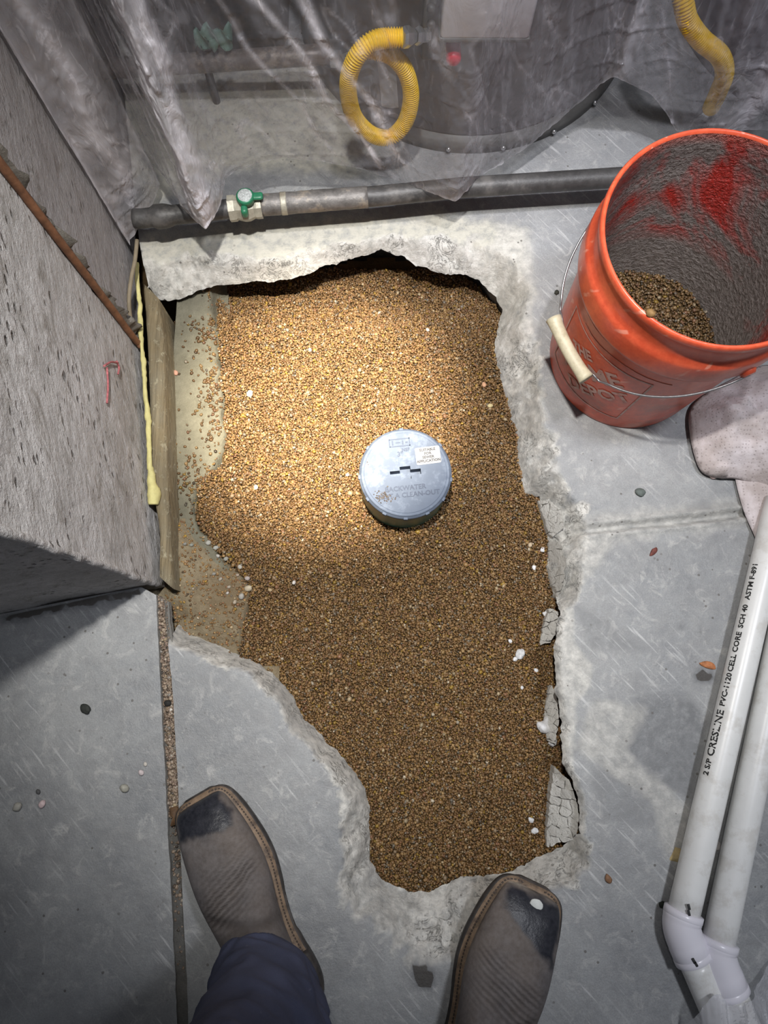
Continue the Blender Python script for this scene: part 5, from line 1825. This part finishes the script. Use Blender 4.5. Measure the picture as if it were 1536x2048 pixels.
lt, lh = P(398, 1588, .01)[:2], P(642, 2085, .01)[:2]
lh = lt + (lh - lt) / np.linalg.norm(lh - lt) * BL
bl = boot(lt, lh, 1, lambda s, l: np.minimum(.052 - s + .45 * (l) * .5, .036 - np.abs(l + .003)), 1.06)
rt_, rh = P(1066, 1764, .01)[:2], P(925, 2140, .01)[:2]
rh = rt_ + (rh - rt_) / np.linalg.norm(rh - rt_) * BL
br = boot(rt_, rh, 2, lambda s, l: np.minimum(np.minimum(.056 - s + .55 * l, s - .012 - .0 * l), .037 - np.abs(l - .007)), 1.16)
# pale patch of plaster on the right toe
q = bl
W_, sub_ = br[4], br[5]
v, f = rock((0, 0, 0), .0085, 3, 8, .35, .35)
c_ = W_([.019], [.004], .049)[0]
o = sub_('plaster_smear', v * np.array([1.1, 1.0, .6]) + c_, f, simple('plaster', (.62, .64, .62), .8)); o['label'] = 'pale smear of plaster'
# tan piping that shows below the left hem
W_, sub_ = bl[4], bl[5]
pth = spline([W_([.222], [-.01], .150)[0], W_([.228], [.026], .138)[0], W_([.248], [.047], .118)[0], W_([.275], [.052], .105)[0]], 30)
v, f = tube(pth, .0042, 8)
sub_('pull_strap', v, f, MAT['lining'])


def denim():
    m, nt, nd, lk, bs = new_mat('dark_denim')
    n1 = noise_fac(nt, 8, 5, 0.6, 0.35, 0.65); n2 = noise_fac(nt, 420, 2, 0.6, 0.3, 0.7)
    tc = N(nt, 'ShaderNodeTexCoord')
    mp = N(nt, 'ShaderNodeMapping'); mp.inputs['Scale'].default_value = (26, 60, 26); mp.inputs['Rotation'].default_value = (0.3, 0.2, 0.8)
    lk.new(tc.outputs['Object'], mp.inputs['Vector'])
    n3 = noise_fac(nt, 1.0, 3, 0.6, 0.68, 0.74, vec=mp.outputs[0])
    c = mixc(nt, n1, (0.046, 0.054, 0.096), (0.085, 0.096, 0.16))
    c = mixc(nt, mul(nt, n2, 0.3), c, (0.07, 0.075, 0.11))
    c = mixc(nt, mul(nt, n3, 0.6), c, (0.22, 0.23, 0.28))
    lk.new(c, bs.inputs['Base Color']); bs.inputs['Roughness'].default_value = 0.85
    bs.inputs['Specular IOR Level'].default_value = 0.2
    lk.new(bump(nt, n2, 0.2, 0.0008), bs.inputs['Normal'])
    return m


MAT['denim'] = denim()


def leg(bt, hem_s, hem_zf, hem_zb, seed, rb=.072, n=110, K=130, hip=(0, -.62), shin=None):
    toe, ax, lat = bt[1], bt[2], bt[3]
    a0 = np.append(toe + ax * hem_s, (hem_zf + hem_zb) / 2)
    k1 = np.append(toe + ax * (hem_s - .004), .24); k2 = np.append(toe + ax * (hem_s - .02) * 1.0, .48)
    if shin is not None: k1[:2], k2[:2] = shin
    hp_ = np.array([hip[0], hip[1], .86])
    path = spline([a0, k1, k2, (k2 + hp_) / 2 + [0, 0, .01], hp_], K)
    rad = np.interp(np.linspace(0, 1, K), [0, .2, .42, .5, .75, 1], [rb, rb * .99, rb * .97, rb * 1.06, rb * 1.18, rb * 1.3])
    th = np.linspace(0, 2 * np.pi, n, endpoint=False)
    V = []
    for k in range(K):
        t = k / (K - 1)
        e = np.exp(-t * 9)
        # front of the hem rides up over the instep
        f_ = -ax
        c_, s_ = np.cos(th), np.sin(th)
        off = np.outer(c_, np.append(f_, 0)) * rad[k] * 1.12 + np.outer(s_, np.append(lat, 0)) * rad[k] * .90
        p = path[k] + off
        p[:, 2] += e * (hem_zf - hem_zb) / 2 * c_
        nd_ = off / np.linalg.norm(off, axis=1)[:, None]
        u = np.stack([c_ * 1.3, s_ * 1.3, np.full(n, path[k][2] * 10)], -1)
        bunch = np.exp(-t * 5)
        w_ = (1 - 2 * np.abs(fbm(np.stack([c_ * .9 + seed, s_ * .9, path[k][2] * 16 + .8 * c_ + .5 * s_], -1), 2))) * .019 * (bunch + .2)
        an_ = np.arctan2(s_, c_)
        fo_ = np.clip(np.sin(path[k][2] * 2 * np.pi / .062 + 1.7 * np.sin(an_ + seed) + 2.2 * fbm(np.stack([c_ * 1.2, s_ * 1.2, np.full(n, path[k][2] * 6 + seed)], -1), 2)), 0, 1) ** 2
        w_ += .010 * fo_ * (.35 + bunch) * np.clip(.5 + 1.2 * fbm(np.stack([c_ * 1.4 + 3, s_ * 1.4, np.full(n, path[k][2] * 9 + seed)], -1), 2), 0, 1)
        w_ += .006 * fbm(u * .8 + seed, 3) + .0012 * fbm(u * 5, 2)
        hemr = .0016 * (1 if k < 5 else 0)
        V.append(p + nd_ * (w_ * min(1, k / 16) + hemr)[:, None] if not np.isscalar(w_) else p)
    V = np.concatenate(V)
    # inner turn of the hem
    inn = V[:n].copy(); cen = inn.mean(0)
    inn = cen + (inn - cen) * .93; inn[:, 2] += .03
    V = np.concatenate([inn, V])
    return V, grid_faces(n, K + 1, True)


hips = (bl[1] + br[1]) / 2
legL = leg(bl, .252, .165, .05, 1.0, .066, hip=(bl[1][0] * .35 + .06, -.62), shin=(P(582, 1888)[:2], P(588, 1875)[:2]))
legR = leg(br, .318, .205, .070, 5.0, .070, hip=(br[1][0] * .45 + .06, -.66))
# pelvis and seat close the two legs into one garment
hc_ = np.array([.03, -.64, .90])
pv, pf = [], []
for z_, rx, ry in ((.78, .10, .085), (.82, .165, .11), (.88, .185, .125), (.95, .18, .12), (1.02, .165, .11)):
    th = np.linspace(0, 2 * np.pi, 110, endpoint=False)
    pv.append(np.stack([hc_[0] + rx * np.cos(th), hc_[1] + ry * np.sin(th), np.full(110, z_)], -1))
pv = np.concatenate(pv); pf = grid_faces(110, 5, True) + [tuple(range(109, -1, -1)), tuple(4 * 110 + i for i in range(110))]
v, f = merge(legL, legR, (pv, pf))
part('jeans', v, f, MAT['denim'], person)

# ------------------------------------------------------------------ loose bits on the floor
def pebble(px, py, size, tint, label, cat='pebble', group=None, z=0.0, flat=.75, seed=None, name='pebble', rough=.25):
    seed = seed if seed is not None else (px * 13 + py * 7) % 97
    k = np.array(tint)
    v, f = rock((0, 0, 0), size, seed, 8, flat, rough)
    zmin = v[:, 2].min()
    c = P(px, py, z + size * flat * .5)
    tintv = np.tile(k, (len(v), 1)) * (1 + .25 * fbm(v / size * 2.2 + seed, 2))[:, None]
    o = mesh_obj(name, v, f, MAT['pebble'], attrs={'tint': tintv})
    o.location = Vector((c[0], c[1], z - zmin - .0006))
    set_tags(o, label, cat, group)
    return o


WH, GR_, BRN = (.62, .58, .54), (.34, .33, .30), (.30, .20, .11)
G1 = 'loose pebbles on the dirt beside the gravel'
NTH = ('topmost', 'second from the top', 'third from the top', 'fourth from the top', 'fifth from the top', 'sixth from the top', 'seventh from the top', 'eighth from the top',
       'eighth from the bottom', 'seventh from the bottom', 'sixth from the bottom', 'fifth from the bottom', 'fourth from the bottom', 'third from the bottom', 'second from the bottom', 'lowest')


def nth(i, n):
    return NTH[i] if i < (n + 1) // 2 else NTH[16 - (n - i)]


def hue(c):
    r_, g_, b_ = c
    if r_ > 1.5 * b_: return 'tan'
    if r_ > 1.3 * g_: return 'reddish'
    return 'pale grey' if r_ > .5 else 'grey'


for i_, (x, y, s, c) in enumerate(sorted([(497, 1177, .0085, (.60, .52, .38)), (483, 1193, .0068, (.48, .46, .42)), (495, 1157, .0055, (.52, .45, .42)), (480, 1134, .005, (.55, .52, .45)),
                   (452, 1118, .0055, (.42, .41, .36)), (436, 1112, .0042, (.58, .55, .5)), (428, 1148, .004, GR_), (441, 1158, .0045, (.45, .4, .33)),
                   (458, 1174, .0038, (.5, .44, .36)), (470, 1204, .0048, (.5, .42, .32)), (432, 1096, .006, (.46, .46, .42)), (417, 1086, .0065, (.52, .51, .46)),
                   (383, 1090, .0045, (.33, .34, .30)), (370, 1088, .004, GR_), (455, 1186, .0032, WH), (475, 1150, .0036, (.47, .38, .3))], key=lambda k_: k_[1])):
    q = P(x, y, -.06)[:2][None]
    pebble(x, y, s * .85, tuple(.78 * k_ for k_ in c), '%s pebble on the brown dirt, %s of the loose pebbles there' % (hue(c), nth(i_, 16)), group=G1, z=float(max(soil_z(q)[0], -.072)) + .001)
for i_, (x, y, s, c) in enumerate(sorted([(500, 788, .0072, (.62, .56, .42)), (588, 1165, .004, WH), (512, 975, .0045, (.66, .6, .5)), (980, 812, .0052, (.55, .46, .25)), (968, 770, .005, (.62, .36, .22)),
                   (855, 660, .004, (.5, .48, .42)), (620, 700, .004, (.6, .5, .4)), (695, 950, .0036, (.66, .62, .55)), (540, 1180, .0042, (.46, .34, .2)), (1060, 1090, .0045, (.5, .4, .28))], key=lambda k_: k_[1])):
    q = P(x, y, -.085)[:2][None]
    pebble(x, y, s, c, '%s stone lying on the brown gravel, %s of the paler stones' % (hue(c), nth(i_, 10)), group='paler stones on the gravel', z=float(gravel_z(q)[0]) + .0008)
pebble(352, 746, .0055, (.50, .28, .20), 'reddish stone chip on the pale concrete ledge', z=-.069, flat=.5)
pebble(85, 1608, .0062, (.66, .52, .52), 'pinkish pebble on the floor near the left edge, right of a grey one')
pebble(36, 1613, .0075, (.38, .37, .33), 'grey speckled pebble nearest the left edge of the floor')
pebble(250, 1576, .0072, (.36, .35, .30), 'grey pebble on the floor left of the groove')
pebble(283, 1545, .0048, (.62, .54, .54), 'small pinkish pebble beside the floor groove')
pebble(291, 1528, .0034, (.60, .56, .50), 'tiny pale pebble beside the floor groove above the pinkish one')
pebble(77, 1583, .004, (.10, .10, .10), 'tiny dark pebble on the floor near the left edge')
pebble(171, 1419, .0085, (.035, .038, .034), 'small black lump of dirt on the grey floor at left', 'debris', flat=.45, name='dirt_lump', rough=.5)
pebble(1280, 985, .0085, (.12, .14, .13), 'dark grey green stone on the floor right of the opening', flat=.5)
pebble(1425, 951, .0072, (.62, .48, .45), 'pinkish pebble at the corner of the cloth', flat=.8)
pebble(336, 1406, .0062, (.025, .024, .022), 'black lump stuck in the floor groove', 'debris', z=-.009, flat=.6, name='dirt_lump')
pebble(1325, 1808, .006, (.02, .025, .018), 'small dark clod beside the left white elbow', 'debris', flat=.5, name='dirt_lump', rough=.5)
pebble(1113, 585, .005, (.05, .05, .04), 'dark crumb on the floor left of the bucket', 'debris', flat=.5, name='dirt_lump', rough=.5)
pebble(1433, 1690, .0085, (.64, .60, .58), 'pale flake lying between the two white pipes', 'debris', flat=.25, name='flake')
pebble(1217, 1757, .006, (.24, .13, .07), 'brown crumb on the floor right of the right boot', 'debris', flat=.4, name='dirt_lump', rough=.5)
pebble(1300, 627, .0062, (.22, .13, .05), 'brown crumb of gravel resting on the bucket rim', 'debris', z=.366, name='dirt_lump')


def chip(pix, z, thick, m, name, label, cat, bend=0.0):
    pp = np.array([P(x, y, z)[:2] for x, y in pix])
    pp = spline(np.vstack([pp, pp[:1]]), len(pix) * 4)[:-1]
    n = len(pp)
    c = pp.mean(0)
    V, F = [], []
    lv = [(1.0, 0), (1.0, thick * .7), (.93, thick), (.5, thick * 1.1 + bend)]
    for k_, h in lv:
        q_ = c + (pp - c) * k_
        V.append(np.column_stack([q_, z + h + .0012 * fbm(q_ * 120, 2) * (h > 0)]))
    V.append(np.array([[*c, z + thick * 1.15 + bend * 1.2]]))
    F = grid_faces(n, 4, True) + [(3 * n + i, 3 * n + (i + 1) % n, 4 * n) for i in range(n)]
    o = mesh_obj(name, np.concatenate(V), F, m)
    set_tags(o, label, cat)
    return o


chip([(1398, 1326), (1412, 1322), (1426, 1327), (1430, 1338), (1416, 1337), (1402, 1331)], 0.0, .003, simple('rust_chip', (.42, .16, .06), .7, 0, .4, 120, .3), 'chip', 'rust orange chip on the floor beside the left white pipe', 'chip')
chip([(1304, 1098), (1312, 1095), (1314, 1102), (1307, 1110), (1299, 1112), (1301, 1104)], 0.0, .003, simple('brown_chip', (.14, .04, .03), .7, 0, .4, 120, .3), 'chip', 'small dark red brown chip on the floor right of the opening', 'chip')
chip([(1350, 1694), (1368, 1700), (1376, 1712), (1366, 1733), (1354, 1724), (1339, 1720), (1344, 1708)], 0.0, .0012, simple('tan_paper', (.46, .36, .18), .8, 0, .3, 60, .2), 'paper_scrap', 'tan scrap of paper under the edge of the left white pipe', 'paper', .004)
chip([(341, 1615), (356, 1613), (362, 1630), (358, 1645), (342, 1652), (346, 1636), (340, 1628)], -.004, .004, simple('dead_leaf', (.12, .065, .03), .7, 0, .4, 90, .3), 'leaf', 'dried brown leaf wedged in the groove beside the left boot', 'leaf', .004)

# broken concrete pieces that have fallen against the right-hand face
MAT['rubble'] = broken_concrete('rubble_concrete', (0.60, 0.585, 0.55), (0.80, 0.79, 0.75), 0.5, 60, 0.006)


def clip_half(poly, p, n):
    """keep the side of the polygon where (x - p).n <= 0"""
    out = []
    for i in range(len(poly)):
        a_, b_ = poly[i], poly[(i + 1) % len(poly)]
        da, db = (a_ - p) @ n, (b_ - p) @ n
        if da <= 0: out.append(a_)
        if da * db < 0: out.append(a_ + (b_ - a_) * da / (da - db))
    return out


def fragments(pix, zs, cell, label, seed, thick=.03, shrink=.035):
    """crackled lump: a polygon broken into many pieces, each its own part"""
    rg_ = np.random.default_rng(seed)
    pts3 = np.array([P(x, y, z) for (x, y), z in zip(pix, zs)])
    poly = pts3[:, :2]
    A_ = np.column_stack([poly, np.ones(len(poly))])
    pl = np.linalg.lstsq(A_, pts3[:, 2], rcond=None)[0]
    lo, hi = poly.min(0), poly.max(0)
    sd = []
    y_ = lo[1]
    while y_ < hi[1] + cell:
        x_ = lo[0]
        while x_ < hi[0] + cell:
            q_ = np.array([x_, y_]) + rg_.uniform(-.42, .42, 2) * cell
            sd.append(q_); x_ += cell
        y_ += cell * 1.25
    sd = np.array(sd)
    root = empty('concrete_lump', (*poly.mean(0), float(pts3[:, 2].min()) - thick))
    set_tags(root, label, 'rubble')
    for i in range(len(sd)):
        c_ = [v_ for v_ in poly]
        for j in range(len(sd)):
            if j != i and len(c_) > 2:
                c_ = clip_half(c_, (sd[i] + sd[j]) / 2, sd[j] - sd[i])
        if len(c_) < 3: continue
        c_ = np.array(c_)
        ar = abs(sum(c_[k][0] * c_[(k + 1) % len(c_)][1] - c_[(k + 1) % len(c_)][0] * c_[k][1] for k in range(len(c_)))) / 2
        if ar < cell * cell * .10: continue
        # finer ragged outline
        dn = []
        for k in range(len(c_)):
            for t_ in (0, .34, .67): dn.append(c_[k] + (c_[(k + 1) % len(c_)] - c_[k]) * t_)
        c_ = np.array(dn); c_ = c_ + .16 * cell * np.stack([fbm(c_ * 160 + i, 2), fbm(c_ * 160 + 40 + i, 2)], -1)
        m_c = c_.mean(0)
        dz = rg_.uniform(-.5, .5) * cell * .22; tx, ty = rg_.uniform(-.22, .22, 2)
        n_ = len(c_)

        def lev(k_, h):
            q_ = m_c + (c_ - m_c) * k_
            z_ = q_ @ pl[:2] + pl[2] + dz + h + (q_ - m_c) @ np.array([tx, ty]) + .05 * cell * fbm(q_ * 140 + i, 3)
            return np.column_stack([q_, z_])
        V_ = np.concatenate([lev(1 - shrink * .4, -thick), lev(1 - shrink * .5, -cell * .16), lev(1 - shrink * 1.2, -cell * .03), lev(.55, .0), [[*m_c, m_c @ pl[:2] + pl[2] + dz + cell * .02]]])
        F_ = grid_faces(n_, 4, True) + [(3 * n_ + k, 3 * n_ + (k + 1) % n_, 4 * n_) for k in range(n_)]
        part('fragment', V_, F_, MAT['rubble'], root, smooth_shade=False)
    return root


fragments([(1112, 1535), (1138, 1560), (1153, 1600), (1158, 1640), (1150, 1680), (1118, 1692), (1092, 1700), (1092, 1640), (1100, 1580)], [-.05, -.04, -.03, -.03, -.035, -.05, -.08, -.085, -.07], .0125,
          'long crackled pale concrete piece slumped into the lower right side of the opening', 3)
fragments([(1076, 1000), (1100, 998), (1122, 1022), (1128, 1055), (1108, 1072), (1092, 1060), (1083, 1030)], [-.07, -.04, -.03, -.03, -.05, -.075, -.08], .010,
          'crumbling concrete lump at the right edge of the opening level with the floor joint', 5)
fragments([(1096, 1085), (1120, 1080), (1132, 1120), (1128, 1180), (1112, 1195), (1098, 1150)], [-.08, -.04, -.03, -.03, -.07, -.085], .012,
          'cracked concrete lump just below the floor joint at the right edge of the opening', 8)
fragments([(1100, 1215), (1118, 1225), (1116, 1262), (1100, 1285), (1078, 1292), (1084, 1258)], [-.06, -.05, -.055, -.07, -.085, -.085], .010,
          'small flat pale concrete lump lying on the gravel halfway down the right edge', 13)
fragments([(1102, 1370), (1114, 1385), (1118, 1440), (1112, 1490), (1094, 1480), (1086, 1440), (1092, 1400)], [-.07, -.06, -.055, -.06, -.085, -.086, -.085], .010,
          'pale broken concrete lump on the gravel above the long crackled piece', 21)

for i_, (x, y, s) in enumerate(sorted([(1040, 1308, .009), (1030, 1318, .005), (1095, 1440, .010), (1088, 1455, .012), (1105, 1485, .008), (1070, 1662, .006), (1062, 1640, .005), (1020, 1282, .004), (1072, 1340, .004),
                (1085, 1100, .0045), (1068, 1135, .004), (1092, 1228, .006), (1110, 1420, .007), (1044, 1375, .0035)], key=lambda k_: k_[1])):
    q = P(x, y, -.085)[:2][None]
    pebble(x, y, s, (.66, .66, .67), 'white mortar crumb by the right gravel edge, %s of these' % nth(i_, 14), 'mortar crumb', 'mortar crumbs by the right edge', z=float(gravel_z(q)[0]) + .0005, flat=.55, name='mortar_crumb', rough=.55)
